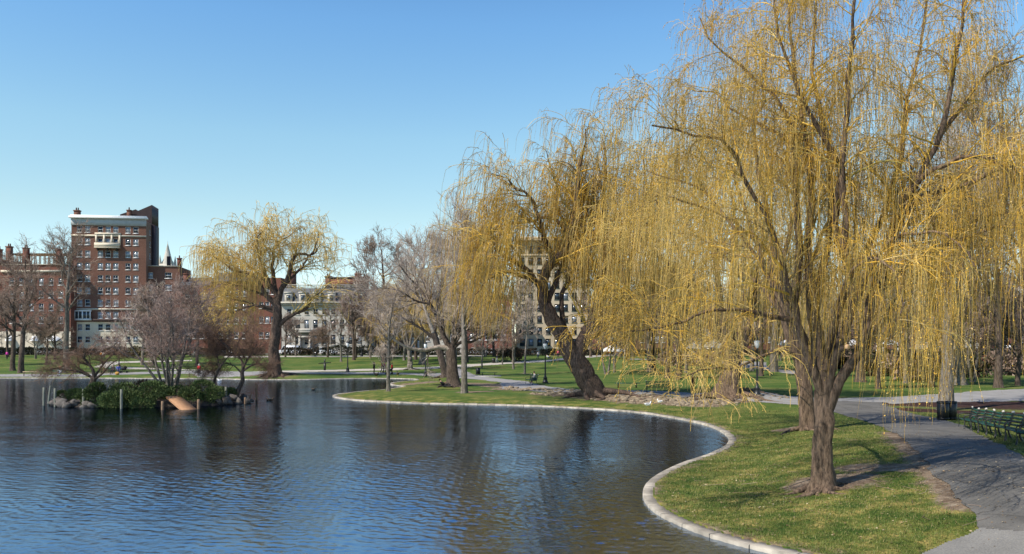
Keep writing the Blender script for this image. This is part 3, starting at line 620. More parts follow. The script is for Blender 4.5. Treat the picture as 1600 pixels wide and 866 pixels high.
# ================================================================== bare trees
def bare(label, seed, H, spread, mats, nL=(13, 60, 320, 2600), r0=None, clear=.25, tw=.016, lift=.35, stems=1, lean=0, group=None, name='bare_tree', fan=None, flatc=0, trunkpts=None, flare=.7, tl=1.0):
    rg = np.random.default_rng(seed); r0 = r0 or H*.022; root = empty(name, (0, 0, 0), label, 'tree', group)
    if trunkpts is not None:
        P0 = catmull(np.array(trunkpts, float), 58); s_ = np.linspace(0, 1, len(P0)); t = np.linspace(0, 1, 12); P0 = np.stack([np.interp(t, s_, P0[:, i]) for i in range(3)], 1)[None]
    elif stems == 1:
        P0 = grow(rg, np.array([[0, 0, 0.]]), np.array([[lean, 0, 1.]]), np.array([H*.92]), 12, .05, (0, 0, .12))
    else:
        a = np.arange(stems)/stems*6.28+rg.uniform(0, 1, stems); fa = fan or .45
        st = np.stack([np.cos(a)*r0*.6, np.sin(a)*r0*.6, a*0], 1)
        P0 = grow(rg, st, np.stack([np.cos(a)*fa*rg.uniform(.4, 1.2, stems), np.sin(a)*fa*rg.uniform(.4, 1.2, stems), a*0+1], 1), H*rg.uniform(.6, .9, stems), 12, .07, (0, 0, .03))
    R0 = r0*(np.linspace(1, .12, 12)[None]**.8)*np.ones((len(P0), 1))*(1 if stems == 1 else .62)
    tm = MB()
    for k in range(len(P0)): trunk_mesh(tm, P0[k], R0[k], rg, 12, flare, .07)
    p, d, r, t, i = spawn(rg, P0, R0, nL[0]*len(P0), clear, .97, .55, 1.15, lift, .9)
    L = H*spread*(1.15-.75*t)*rg.uniform(.7, 1.15, len(p)); P1 = grow(rg, p, d, L, 10, .11, (0, 0, .05-.1*flatc)); R1 = (r*.55)[:, None]*np.linspace(1, .15, 10)
    tm.tubes(P1, R1, 7)
    p, d, r, t, i = spawn(rg, P1, R1, nL[1]*len(P0), .15, 1, .4, 1.0, lift, .8)
    L = H*spread*.5*rg.uniform(.5, 1.1, len(p)); P2 = grow(rg, p, d, L, 8, .14, (0, 0, .05-.1*flatc)); R2 = np.maximum((r*.6)[:, None]*np.linspace(1, .2, 8), tw)
    tm.tubes(P2, R2, 5)
    tm.build('trunk', mats[0], root, True)
    p, d, r, t, i = spawn(rg, P2, R2, nL[2]*len(P0), .1, 1, .35, 1.0, lift*.8, .8)
    L = H*spread*.28*rg.uniform(.5, 1.1, len(p)); P3 = grow(rg, p, d, L, 6, .15, (0, 0, .03-.08*flatc)); R3 = np.maximum((r*.6)[:, None]*np.linspace(1, .3, 6), tw)
    cm = MB(); cm.tubes(P3, R3, 4)
    p, d, r, t, i = spawn(rg, P3, R3, nL[3]*len(P0), .05, 1, .3, 1.1, lift*.6, .8)
    L = H*spread*.15*tl*rg.uniform(.4, 1.2, len(p)); P4 = grow(rg, p, d, L, 5, .16, (0, 0, .02-.08*flatc)); R4 = np.full(len(p), tw)[:, None]*np.linspace(.9, .45, 5)
    cm.tubes(P4, R4, 3); cm.build('crown', mats[1], root)
    return root
# protos of the far belt
def grp_place(protos, spots, group):
    for n_, (u, y, sc, k, label) in enumerate(spots):
        p, used = protos[k][0], protos[k][1]
        o = place(p, used, gy(u, y)-Vector((0, 0, .1)), (n_*2.4) % 6.28, label, sc); protos[k][1] = True
        o['group'] = group
gB = 'bare trees of the belt along the far street'
PR = [[bare('x', 101, 15, .36, (BARKB, TWB), (14, 60, 330, 2900), tw=.034, group=gB), False],
      [bare('x', 102, 14, .40, (BARKG, TWG), (13, 60, 330, 2900), tw=.034, group=gB), False],
      [bare('x', 103, 16, .33, (BARKB, TWR), (15, 60, 330, 2900), tw=.034, group=gB), False],
      [bare('x', 104, 12, .42, (BARKG, TWB), (6, 28, 170, 1500), tw=.034, stems=2, fan=.3, group=gB), False]]
rgb_ = random.Random(12); spots = []
SEC = [(-200, 'at the left picture edge'), (10, 'behind the two dark left trees'), (60, 'near the dome awnings'), (200, 'right of the brick tower'), (262, 'behind the many-stemmed island tree'), (300, 'left of the broad golden willow'), (556, 'right of the pale mansion'), (600, 'behind the thin spit tree'), (645, 'behind the small gold willow'), (690, 'behind the twin dark trunks'), (735, 'behind the litter bin and small bench'), (780, 'behind the young lawn trees'),
 (920, 'right of the leaning willow trunk'), (968, 'behind the small backless bench under the willow'), (1012, 'behind the pale thick trunk'), (1060, 'behind the standing dark coated person'), (1105, 'behind the root mound willow'), (1160, 'behind the path lamp post'), (1205, 'behind the dark grey trunk'), (1250, 'behind the largest willow trunk'), (1300, 'in the fork of the largest willow'), (1350, 'right of the largest willow trunk'), (1400, 'behind the longest hanging strands'),
 (1450, 'left of the rough grey trunk'), (1490, 'right of the rough grey trunk'), (1535, 'behind the orange-red truck'), (1580, 'at the right picture edge'), (1640, 'at the far right picture edge')]
spots_extra = [(462, 192, .62, 1), (492, 190, .6, 3), (512, 186, .7, 0), (556, 180, .75, 2), (578, 190, .8, 1), (446, 186, .6, 2)]
KN = ['brown leafless tree', 'grey leafless tree', 'reddish leafless tree', 'low twin-stemmed leafless tree']
def sec(u): return [t for a, t in SEC if a <= u][-1]
for u in list(range(-60, 120, 38))+list(range(215, 345, 30))+list(range(560, 820, 22))+list(range(925, 1720, 22)):
    right = u > 925
    spots.append((u+rgb_.uniform(-9, 9), rgb_.uniform(150, 200) if not right else rgb_.choice([rgb_.uniform(115, 150), rgb_.uniform(160, 200)]),
      rgb_.uniform(.7, 1.0) if (u < 400) else rgb_.uniform(.85, 1.25), len(spots) % 4, None))
spots = [(a, b_, c, k, KN[k]+' '+('in the far belt ' if b_ > 165 else 'nearer ')+sec(a)) for a, b_, c, k, _ in spots]
spots += [(a, b_, c, k, KN[k]+f' {t} the pale mansion') for (a, b_, c, k), t in zip(spots_extra, ['in front of the left end of', 'left of the door of', 'right of the door of', 'in front of the right end of', 'just right of', 'beside the white van before'])]
grp_place(PR, spots, gB)
# single bare trees one can point to
def solo(u, v, label, seed, H, spread, mats, **k):
    b = G(u, v); o = bare(label, seed, H, spread, mats, **k); o.location = b-Vector((0, 0, .06)); return o
solo(33, 583, 'dark bare tree at the left edge, right and nearer one of two beside the path', 201, 19, .34, (BARKB, TWB), tw=.022, nL=(14, 70, 340, 2600), clear=.3)
solo(20, 579.5, 'dark bare tree at the left edge, left one of two and slightly farther back', 202, 18, .32, (BARKB, TWB), tw=.022, nL=(12, 60, 300, 2200), clear=.3)
solo(104, 577, 'tall dark bare tree rising in front of the left corner of the brick tower', 203, 22.5, .33, (BARKG, TWB), tw=.024, nL=(15, 70, 320, 2200), clear=.35)
solo(73, 570, 'small dark bare tree in front of the white dome awnings', 204, 10, .36, (BARKB, TWB), tw=.022, nL=(12, 50, 240, 1500))
solo(308, 572, 'reddish bare tree behind the walker in the red jacket', 205, 13, .38, (BARKB, TWR), tw=.024, nL=(14, 60, 330, 2800))
solo(240, 570, 'reddish bare tree in front of the brick annex', 206, 14.5, .36, (BARKB, TWR), tw=.024, nL=(14, 60, 330, 2800))
solo(533, 565.5, 'slender pinkish bare tree in front of the pale stone mansion', 207, 13, .26, (BARKG, TWR), tw=.02, nL=(14, 50, 260, 1800), lift=.6, r0=.22)
solo(607, 611.5, 'thin young bare tree at the water edge on the grass spit', 208, 10.2, .24, (BARKG, TWG), tw=.012, nL=(14, 60, 300, 2600), r0=.20, clear=.2)
solo(725, 614.5, 'straight pale grey bare tree on the spit, nearest one left of the leaning willow', 209, 17, .30, (BARKG, TWG), tw=.0135, nL=(16, 70, 380, 3200), r0=.30, clear=.38, lift=.7, lean=.02)
solo(600, 566, 'tall bare tree with dark branchy top against the sky right of the pale mansion', 210, 24, .32, (BARKB, TWB), tw=.031, nL=(16, 80, 420, 3400))
solo(660, 569, 'grey bare tree with rounded top behind the small gold willow', 211, 25, .33, (BARKG, TWG), tw=.031, nL=(16, 80, 420, 3600))
solo(700, 566, 'tall grey bare tree behind the twin dark trunks', 212, 27, .32, (BARKG, TWG), tw=.031, nL=(17, 80, 440, 3600))
solo(753, 575.5, 'slim white-barked young tree nearest the black litter bin on the lawn', 213, 10, .25, (BARKG, TWG), tw=.018, nL=(12, 40, 200, 1300), r0=.14, lift=.6)
solo(785, 571, 'smallest young tree beside the pale far path', 214, 6, .34, (BARKG, TWR), tw=.018, nL=(12, 40, 220, 1500), r0=.13)
solo(802, 577, 'young tree with low forked crown in the middle of the lawn', 215, 8, .33, (BARKG, TWB), tw=.018, nL=(12, 40, 200, 1300), r0=.2)
solo(820, 584.5, 'slim pale-trunked young tree left of the sitting person', 216, 11, .25, (BARKG, TWG), tw=.016, nL=(12, 40, 220, 1400), r0=.17, lift=.6, clear=.4)
solo(1015, 581, 'pale thick bare trunk beyond the lawn seen through willow strands', 217, 18, .34, (BARKG, TWG), tw=.024, nL=(14, 60, 340, 2400), r0=.45)
solo(1043, 591, 'brown bare trunk nearer the path, seen through willow strands', 218, 14, .34, (BARKB, TWB), tw=.018, nL=(14, 60, 300, 2000), r0=.36)
solo(1209, 581, 'dark grey trunk beside the pale path beyond the lawn, left of the largest willow', 219, 21, .34, (BARKG, TWB), tw=.024, nL=(15, 70, 360, 2600), r0=.62, flare=.35)
solo(1479, 641, 'rough grey trunk standing in the dark mulch bed next to the litter barrel', 220, 19, .36, (BARKG, TWG), tw=.012, nL=(15, 80, 420, 3600), r0=.47, clear=.35, flare=.5, lean=.03)
solo(1560, 606, 'dark forked bare tree right of the grey trunk, beyond the cross path', 221, 20, .36, (BARKB, TWB), tw=.018, nL=(15, 80, 380, 3200), r0=.4)
o = bare('tallest bare tree, its dark twigs spreading against the sky at the upper right', 222, 27, .34, (BARKB, TWB), tw=.02, nL=(17, 90, 480, 4600)); o.location = gy(1625, 70)
o = bare('bare tree behind the right side of the largest willow crown', 223, 24, .34, (BARKG, TWG), tw=.02, nL=(17, 90, 460, 4000)); o.location = gy(1500, 92)
o = bare('bare tree behind the centre of the largest willow crown', 224, 24, .34, (BARKB, TWB), tw=.02, nL=(17, 90, 460, 4000)); o.location = gy(1345, 98)
# the twin dark trunks, each with a long limb coloured as if in full sun
def twin(u, v, label, tr, limbs, seed, H, extra_n):
    b = G(u, v); Y = b.y; rg = np.random.default_rng(seed); root = empty('bare_tree', b, label, 'tree'); O = np.array(b); tm = MB()
    Ls = [limb_px(p_, Y, a, c, dy, 14) for p_, a, c, dy in limbs]; T = limb_px(tr[0], Y, tr[1], tr[2], 0, 16)
    trunk_mesh(tm, T[0]-O, T[1], rg, 16, .9, .1); roots(tm2 := MB(), O, tr[1], rg, 7, 2.0); tm2.V = [q_-O for q_ in tm2.V]; tm.add(np.concatenate(tm2.V), np.concatenate(tm2.Q))
    P = np.array([l[0] for l in Ls]); R = np.array([l[1] for l in Ls]); tm.tubes(P[1:]-O, R[1:], 9); lb_ = MB(); lb_.tubes(P[:1]-O, R[:1], 9); lb_.build('branch', SUNBARK, root, True)
    p, d, r, t, i = spawn(rg, P, R, 90, .12, 1, .4, 1.1, .5); P1 = grow(rg, p, d, rg.uniform(1.5, 4.5, 90), 9, .12, (0, 0, .05)); R1 = np.maximum((r*.5)[:, None]*np.linspace(1, .15, 9), .013)
    tm.tubes(P1-O, R1, 5); tm.build('trunk', BARKB, root, True)
    p, d, r, t, i = spawn(rg, P1, R1, 700, .1, 1, .4, 1.0, .3); P2 = grow(rg, p, d, rg.uniform(.7, 2.0, 700), 6, .15, (0, 0, .01)); R2 = np.maximum((r*.6)[:, None]*np.linspace(1, .3, 6), .013)
    cm = MB(); cm.tubes(P2-O, R2, 4)
    p, d, r, t, i = spawn(rg, P2, R2, extra_n, .05, 1, .3, 1.1, .1); P3 = grow(rg, p, d, rg.uniform(.4, 1.2, extra_n), 5, .17, (0, 0, -.01)); cm.tubes(P3-O, np.full(extra_n, .013)[:, None]*np.linspace(.9, .5, 5), 3)
    cm.build('crown', TWG, root); return root
twin(708, 603.5, 'thick dark tree with a person reclining at its foot and a long sunlit limb', ([(709,604),(708,590),(707,575),(706,560),(705,545)], .62, .5),
 [([(705,550),(700,545),(685,542),(665,547),(645,545),(630,540),(615,530),(600,515),(585,505)], .3, .05, -2), ([(705,548),(720,535),(735,535),(750,528),(765,520)], .25, .05, 0),
  ([(705,548),(695,530),(685,500),(672,475),(655,450),(640,435),(625,415)], .34, .05, 2), ([(706,548),(712,510),(716,470),(720,430),(718,400)], .3, .05, 0), ([(706,545),(725,510),(738,480),(745,440),(750,410)], .25, .05, 3),
  ([(672,475),(650,470),(625,455),(600,450)], .14, .04, -2)], 31, 18, 6500)
twin(692, 590, 'dark slanting trunk just behind and left of the thick dark trunk', ([(697,591),(693,575),(688,555),(682,535),(678,520)], .5, .38),
 [([(678,522),(670,500),(660,470),(650,440),(645,400)], .3, .05, 0), ([(680,530),(660,515),(635,500),(610,490),(590,480)], .22, .05, -2), ([(678,522),(685,480),(690,440),(695,400),(700,375)], .28, .05, 2), ([(660,470),(630,440),(610,420)], .15, .04, 3)], 32, 17, 5500)
# ================================================================== buildings
def brick_mat(name, c1, c2, mortar, sc=1.0):
    m, n, p, new, lk = new_mat(name); tc = new('ShaderNodeTexCoord'); mp = new('ShaderNodeMapping'); mp.inputs['Rotation'].default_value = (rad(90), 0, 0)
    lk(tc.outputs['Object'], mp.inputs[0]); b = new('ShaderNodeTexBrick'); b.inputs['Scale'].default_value = 1.4*sc; b.inputs['Color1'].default_value = (*c1, 1); b.inputs['Color2'].default_value = (*c2, 1); b.inputs['Mortar'].default_value = (*mortar, 1)
    b.inputs['Mortar Size'].default_value = .012; lk(mp.outputs[0], b.inputs['Vector'])
    mx = new('ShaderNodeMixRGB'); mx.blend_type = 'MULTIPLY'; mx.inputs[0].default_value = .7; lk(b.outputs[0], mx.inputs[1])
    lk(ramp(new, lk, noise(new, lk, .18, 5, tc.outputs['Object'], .6), [(.3, (.7, .68, .66)), (.7, (1.15, 1.12, 1.1))]), mx.inputs[2]); lk(mx.outputs[0], p.inputs['Base Color']); p.inputs['Roughness'].default_value = .9
    p.inputs['Specular IOR Level'].default_value = .15
    return m
BR1 = brick_mat('tower_brick', (.19, .088, .062), (.15, .07, .05), (.27, .2, .16)); BR2 = brick_mat('dark_brick', (.20, .078, .055), (.155, .06, .044), (.2, .15, .12))
BR3 = brick_mat('brown_sandstone', (.17, .09, .065), (.15, .08, .06), (.16, .1, .08), .4)
STN = mat('pale_limestone', (.62, .54, .42), .9, .14, .3); STG = mat('grey_limestone', (.46, .43, .37), .9, .2, .25); STB = mat('buff_stone', (.50, .41, .28), .9, .15, .25)
WHT = mat('white_paint', (.78, .78, .76), .5, .04, 2); GLS, *_g = new_mat('window_glass')
_g[1].inputs['Base Color'].default_value = (.03, .04, .05, 1); _g[1].inputs['Roughness'].default_value = .08; _g[1].inputs['Specular IOR Level'].default_value = .9
GLB, *_g = new_mat('pale_blind_behind_glass')
_g[1].inputs['Base Color'].default_value = (.27, .30, .33, 1); _g[1].inputs['Roughness'].default_value = .15; _g[1].inputs['Specular IOR Level'].default_value = .9
SLATE = mat('slate_roof', (.085, .09, .095), .6, .25, 1.5); DKM = mat('dark_cladding', (.045, .03, .03), .7, .2, 1); BLKI = mat('black_iron', (.012, .013, .013), .45, .2, 5, spec=.5)
WOODT = mat('weathered_timber', (.33, .22, .12), .8, .2, 3)
WIN = {}
rw_ = random.Random(5)
def window(parent, x, z, w_, h_, y=0, blind=.35, frame=None, arch=False, ry=0):
    frame = frame or WHT; key = (round(w_, 2), round(h_, 2), frame.name)
    if key not in WIN:
        m = MB(); t = .09
        m.box((-w_/2+t/2, .14, 0), (t, .1, h_)); m.box((w_/2-t/2, .14, 0), (t, .1, h_)); m.box((0, .14, h_/2-t/2), (w_-2*t, .1, t)); m.box((0, .14, -h_/2+t/2), (w_-2*t, .1, t))
        m.box((0, .15, 0), (w_-2*t, .07, .07)); m.box((0, -.02, -h_/2-.07), (w_+.24, .2, .12))
        f = m.build('window', frame); g = MB(); g.box((0, .2, 0), (w_-.06, .03, h_-.06)); p1 = g.build('pane', GLS); g = MB(); g.box((0, .2, 0), (w_-.06, .03, h_-.06)); p2 = g.build('pane', GLB)
        for o in (f, p1, p2): COL.objects.unlink(o)
        WIN[key] = (f, p1, p2)
    f, p1, p2 = WIN[key]; o = f.copy(); COL.objects.link(o); o.parent = parent; o.location = (x, y, z); o.rotation_euler = (0, 0, ry)
    g = (p2 if rw_.random() < blind else p1).copy(); COL.objects.link(g); g.parent = o
def holed(m, W, H, ops, x0=0, z0=0, y=0, dep=.28, side=None):
    """a wall W x H in the x,z plane facing -y with real window openings; side=(x,y0,D): the same wall along y at x"""
    xs = sorted(set([x0, x0+W]+[round(v, 3) for o in ops for v in (o[0]-o[2]/2, o[0]+o[2]/2)])); zs = sorted(set([z0, z0+H]+[round(v, 3) for o in ops for v in (o[1]-o[3]/2, o[1]+o[3]/2)]))
    if side is None: pt = lambda a, b, d: (a, y+d, b)
    else: pt = lambda a, b, d: (side-d, a, b)
    for i in range(len(xs)-1):
        for j in range(len(zs)-1):
            cx, cz = (xs[i]+xs[i+1])/2, (zs[j]+zs[j+1])/2
            if any(abs(cx-o[0]) < o[2]/2 and abs(cz-o[1]) < o[3]/2 for o in ops): continue
            m.add([pt(xs[i], zs[j], 0), pt(xs[i+1], zs[j], 0), pt(xs[i+1], zs[j+1], 0), pt(xs[i], zs[j+1], 0)], [(0, 1, 2, 3)])
    for o in ops:
        a, b, c, d = o[0]-o[2]/2, o[0]+o[2]/2, o[1]-o[3]/2, o[1]+o[3]/2
        for (p, q_) in (((a, c), (a, d)), ((a, d), (b, d)), ((b, d), (b, c)), ((b, c), (a, c))):
            m.add([pt(*p, 0), pt(*q_, 0), pt(*q_, dep), pt(*p, dep)], [(0, 1, 2, 3)])
def bld(name, label, u0, Y, W, D, H, ops, wallm, rz=0, cat='building', blind=.35, group=None, frame=None, sideops=(), z=None, lower=None):
    x = (u0-800)/F*Y; g = 1.6 if z is None else z
    r = empty(name, (x, Y, g-.3), label, cat, group, rz); H = H+.3
    m = MB()
    if lower:
        holed(m, W, H-lower[0], [o for o in ops if o[1] > lower[0]], 0, lower[0]); m2 = MB(); holed(m2, W, lower[0], [o for o in ops if o[1] <= lower[0]]); m2.build('base_course', lower[1], r)
    else: holed(m, W, H, ops)
    holed(m, D, H, list(sideops), 0, 0, side=W)
    m.add([(0, 0, 0), (0, D, 0), (0, D, H), (0, 0, H)], [(0, 1, 2, 3)]); m.add([(0, D, 0), (W, D, 0), (W, D, H), (0, D, H)], [(0, 1, 2, 3)])
    m.add([(0, .3, H-.02), (W, .3, H-.02), (W, D, H-.02), (0, D, H-.02)], [(0, 1, 2, 3)]); m.add([(0, 0, H-.02), (W, 0, H-.02), (W, .3, H-.02), (0, .3, H-.02)], [(0, 1, 2, 3)])
    m.build('wall', wallm, r)
    for o in ops: window(r, o[0], o[1], o[2], o[3], 0, blind, frame)
    for o in sideops:
        window(r, W, o[1], o[2], o[3], o[0], blind, frame, ry=rad(90))
    return r
def part(r, name, m, *boxes, smooth=False):
    b = MB()
    for c, d in boxes: b.box(c, d)
    return b.build(name, m, r, smooth)
def chimney(r, x, y, z, w_, h_, m, pots=2):
    b = MB(); b.box((x, y, z+h_/2), (w_, w_*.8, h_)); b.box((x, y, z+h_-.15), (w_+.25, w_*.8+.25, .3)); c = b.build('chimney', m, r)
    if pots:
        p = MB()
        for k in range(pots): p.lathe([(.16, 0), (.2, .1), (.15, .7), (.2, .75), (.01, .76)], (x+(k-(pots-1)/2)*.5, y, z+h_), 8)
        p.build('chimney_pot', BR3, c)
# the brick tower
YT = 235.0; k_ = YT/F
cxs = [2.2, 4.3, 7.7, 9.75, 11.8, 15.1, 17.2]; ops = []
for r_ in range(10):
    zc = Zv(530.6-19.2*r_, YT)-1.3
    for c in cxs: ops.append((c, zc, 1.35, 1.85))
sops = [(yy, Zv(530.6-19.2*r_, YT)-1.3, 1.1, 1.7) for r_ in range(3, 10) for yy in (4.0, 9.5)]
tw_ = bld('apartment_tower', 'tall brick apartment tower with white cornice, taller than everything beside it', 111.5, YT, 20, 14, Zv(343, YT)-1.6, ops, BR1, rad(9), 'building', .55, sideops=sops, lower=(Zv(503, YT)-1.3, STN))
ZT = Zv(343, YT)-1.3
part(tw_, 'frieze', mat('shaded_white_frieze', (.42, .44, .45), .7, .1, 1), ((10, -.12, ZT-1.0+.4), (20.1, .3, 1.9))); part(tw_, 'cornice', WHT, ((10, -.35, ZT+.65), (21, 1.2, .5)), ((10, -.1, ZT+1.1), (20.4, .7, .4)))  # white frieze, its bluish shading put into the grey colour
part(tw_, 'belt_course', STN, ((10, -.1, Zv(367.5, YT)-1.3), (20.1, .24, .45))); part(tw_, 'belt_course', STN, ((10, -.1, Zv(483, YT)-1.3), (20.1, .24, .45)))
zb = Zv(386.5, YT)-1.3
part(tw_, 'balcony', STN, ((9.75, -.75, zb), (6.6, 1.4, .3)), ((9.75, -1.4, zb+.75), (6.5, .12, 1.1)), ((6.5, -.7, zb+.75), (.12, 1.3, 1.1)), ((13, -.7, zb+.75), (.12, 1.3, 1.1)), ((6.65, -.12, zb+2.3), (.5, .3, 2.9)), ((8.75, -.12, zb+2.3), (.5, .3, 2.9)), ((10.8, -.12, zb+2.3), (.5, .3, 2.9)), ((12.9, -.12, zb+2.3), (.5, .3, 2.9)), ((9.75, -.14, zb+4.0), (7, .36, .5)))
part(tw_, 'balcony_bracket', BLKI, ((7.2, -.5, zb-.5), (.3, .9, .7)), ((9.75, -.5, zb-.5), (.3, .9, .7)), ((12.3, -.5, zb-.5), (.3, .9, .7)))
zb = Zv(492.5, YT)-1.3
part(tw_, 'oriel', WHT, ((3.25, -.55, zb-1.25), (4.4, 1.1, .5)), ((3.25, -.55, zb+1.2), (4.4, 1.1, .35)), ((1.2, -1.0, zb), (.25, .2, 2.2)), ((3.25, -1.0, zb), (.3, .2, 2.2)), ((5.3, -1.0, zb), (.25, .2, 2.2)), ((2.2, -1.0, zb), (.12, .15, 2.2)), ((4.3, -1.0, zb), (.12, .15, 2.2)))
part(tw_, 'oriel_glass', GLS, ((3.25, -.9, zb), (4.1, .1, 2.1)))
part(tw_, 'canopy_ledge', DKM, ((12.5, -.5, Zv(500, YT)-1.3), (13, 1.0, .5)))
chimney(tw_, .9, 2, ZT+.6, 1.5, 2.3, BR1, 2); chimney(tw_, 14, 5, ZT+.4, 1.1, 3.4, BR1, 1)
b = MB(); b.prism([(11.2, ZT), (11.2, ZT+2.6), (15.5, ZT+4.2), (16.0, ZT+3.7), (20.0, ZT+5.6), (20.0, ZT)], 6, 13.5); b.build('penthouse', DKM, tw_)
b = MB(); b.box((20.3, 8, ZT/2), (.8, 5, ZT-.5)); b.build('service_shaft', DKM, tw_)
# brick annex
YA = 240; an = bld('brick_house', 'brick annex with white windows attached to the right of the tower', 221, YA, 10.6, 14, Zv(416, YA)-1.6, [(2.2+.0, Zv(v, YA)-1.3, 1.9, 1.7) for v in (430, 449, 468, 487, 507, 528)]+[(7.4, Zv(v, YA)-1.3, 1.9, 1.7) for v in (430, 449, 468, 487, 507, 528)], BR1, rad(9))
part(an, 'parapet', STN, ((5.3, -.08, Zv(416, YA)-1.2), (10.8, .3, .25))); chimney(an, 10.2, 1, Zv(416, YA)-1.3, 1.1, 2.6, BR2, 1)
b = MB(); b.lathe([(.55, 0), (.55, 3.4), (.01, 3.41)], (6.3, 5, Zv(416, YA)-1.3), 10); b.build('flue_pipe', DKM, an)
# church spire far behind
YS = 420; sp = empty('church_spire', ((262-800)/F*YS, YS, 1.5), 'slender grey stone church spire far behind the brick annex', 'church')
sz = Zv(413, YS)-1.5
b = MB(); b.box((0, 0, sz/2), (6.5, 6.5, sz)); b.build('tower', STG, sp); b = MB(); b.lathe([(3.1, sz), (3.1, sz+.8), (2.3, sz+2), (.15, Zv(381, YS)-1.5), (.02, Zv(376, YS)-1.5)], (0, 0, 0), 8); b.build('spire', STG, sp)
b = MB()
for sx_ in (-1, 1):
    for sy_ in (-1, 1): b.lathe([(.7, sz), (.6, sz+1.5), (.03, sz+4.5)], (sx_*2.7, sy_*2.7, 0), 6)
b.build('pinnacle', STG, sp)
# left brick row
def rowops(W, zs, n, w_=1.2, h_=1.9, m=1.4):
    return [(m+(W-2*m)*(i+.5)/n, z_, w_, h_) for z_ in zs for i in range(n)]
def row(name, label, u0, u1, Y, top, wallm, n, vrows, hw=(1.2, 1.9), rz=0, D=12, lower=None, blind=.3):
    W = (u1-u0)/F*Y; return bld(name, label, u0, Y, W, D, Zv(top, Y)-1.6, rowops(W, [Zv(v, Y)-1.3 for v in vrows], n, *hw), wallm, rz, blind=blind, lower=lower), W
YL = 232
r1, W1 = row('brick_house', 'brick row house with roof pergola left of the tower', 3, 110.5, YL, 414, BR2, 6, (440, 460, 480, 500), (1.3, 2.0), lower=(Zv(518, YL)-1.3, STN))
zr = Zv(414, YL)-1.3
part(r1, 'cornice', STN, ((W1/2, -.2, Zv(424, YL)-1.3), (W1+.2, .5, .6))); part(r1, 'roof_coping', STN, ((W1/2, -.05, zr+.1), (W1+.1, .5, .2)))
b = MB()
for k in range(14): b.box((.8+k*(W1-2)/13, 3, zr+1.6), (.18, .18, 3.0))
for k in range(14): b.box((.8+k*(W1-2)/13, 6, zr+1.6), (.18, .18, 3.0))
b.box((W1/2, 3, zr+3.15), (W1-.8, .2, .25)); b.box((W1/2, 6, zr+3.15), (W1-.8, .2, .25))
for k in range(40): b.box((.6+k*(W1-1.6)/39, 4.5, zr+3.4), (.12, 4.6, .2))
b.build('pergola', WOODT, r1)
for x_, h_ in ((.9, 5.4), (5.6, 5.0), (14.8, 4.6)): chimney(r1, x_, 2, zr, 1.4, h_, BR2, 2)
for x_, w_ in ((2.5, 2.6), (9.4, 2.6), (14.5, 4.2)):
    b = MB(); V = []
    for i in range(9):
        a_ = math.pi*i/8
        for j in range(5):
            e_ = math.pi/2*j/4; V.append((x_-math.cos(a_)*w_/2*math.cos(e_)*1.0, -.05-1.7*math.sin(a_)*math.cos(e_), Zv(533, YL)-1.3+1.5*math.sin(e_)))
    b.add(V, [(i*5+j, (i+1)*5+j, (i+1)*5+j+1, i*5+j+1) for i in range(8) for j in range(4)]); b.build('awning', WHT, r1, True)
r2, W2 = row('brick_house', 'dark brick row house cut by the left picture edge', -95, 2.5, YL, 405, BR2, 5, (425, 445, 465, 485, 505), lower=(Zv(518, YL)-1.3, STN)); chimney(r2, W2-2, 2, Zv(405, YL)-1.3, 1.5, 3, BR2)
part(r2, 'cornice', STN, ((W2/2-.1, -.2, Zv(408, YL)-1.3), (W2-.3, .5, .5)))
def gable_roof(r, W, D, z, h, m, e=.3):
    b = MB(); b.add([(-e, -e, z), (W+e, -e, z), (W+e, D/2, z+h), (-e, D/2, z+h), (W+e, D+e, z), (-e, D+e, z)], [(0, 1, 2, 3), (3, 2, 4, 5)], [(1, 4, 2), (0, 3, 5)]); return b.build('roof', m, r)
r3, W3 = row('brick_house', 'low red brick house with slate roof right of the annex', 279, 330, 238, 446, BR2, 3, (462, 482, 502, 524)); gable_roof(r3, W3, 12, Zv(446, 238)-1.3, 2.6, SLATE); chimney(r3, 1, 3, Zv(446, 238)-1.3, 1.2, 3.6, BR2)
r4, W4_ = row('brick_house', 'red brick house behind the broad golden willow, dormers in its roof', 331, 395, 238, 440, BR3, 4, (458, 479, 501, 524)); gable_roof(r4, W4_, 12, Zv(440, 238)-1.3, 3, SLATE); chimney(r4, 6, 3, Zv(440, 238)-1.3, 1.3, 4, BR2)
r5, W5_ = row('brick_house', 'narrow brown house between the golden willow and the pale mansion', 396, 439, 236, 434, BR2, 3, (455, 477, 500, 524)); chimney(r5, 2, 3, Zv(434, 236)-1.3, 1.3, 3, BR2)
# pale mansion
YM = 214; WM = (574-440)/F*YM
mo = rowops(WM, [Zv(487.5, YM)-1.3], 9, 1.15, 1.5, .8)+rowops(WM, [Zv(507, YM)-1.3], 9, 1.25, 2.4, .8)+rowops(WM, [Zv(531, YM)-1.3], 9, 1.3, 2.6, .8)
mn = bld('stone_mansion', 'pale grey stone mansion with dark mansard roof and brick roof house', 440, YM, WM, 14, Zv(474, YM)-1.6, mo, STG, 0, blind=.15, frame=STG)
zm = Zv(474, YM)-1.3
part(mn, 'cornice', STG, ((WM/2, -.35, zm+.15), (WM+.8, 1.2, .4)), ((WM/2, -.2, zm-.35), (WM+.3, .6, .35))); part(mn, 'balcony', STG, ((WM*.28, -.8, Zv(519, YM)-1.3), (7.5, 1.5, .3)), ((WM*.28, -1.45, Zv(516, YM)-1.3), (7.4, .12, .8)))
part(mn, 'bay', STG, ((WM*.22, -.55, 2.4), (.5, 1.0, 4.4)), ((WM*.34, -.55, 2.4), (.5, 1.0, 4.4)), ((WM*.28, -.55, 4.8), (3.3, 1.1, .5)), ((WM*.28, -.55, .8), (3.3, 1.1, 1.2)))
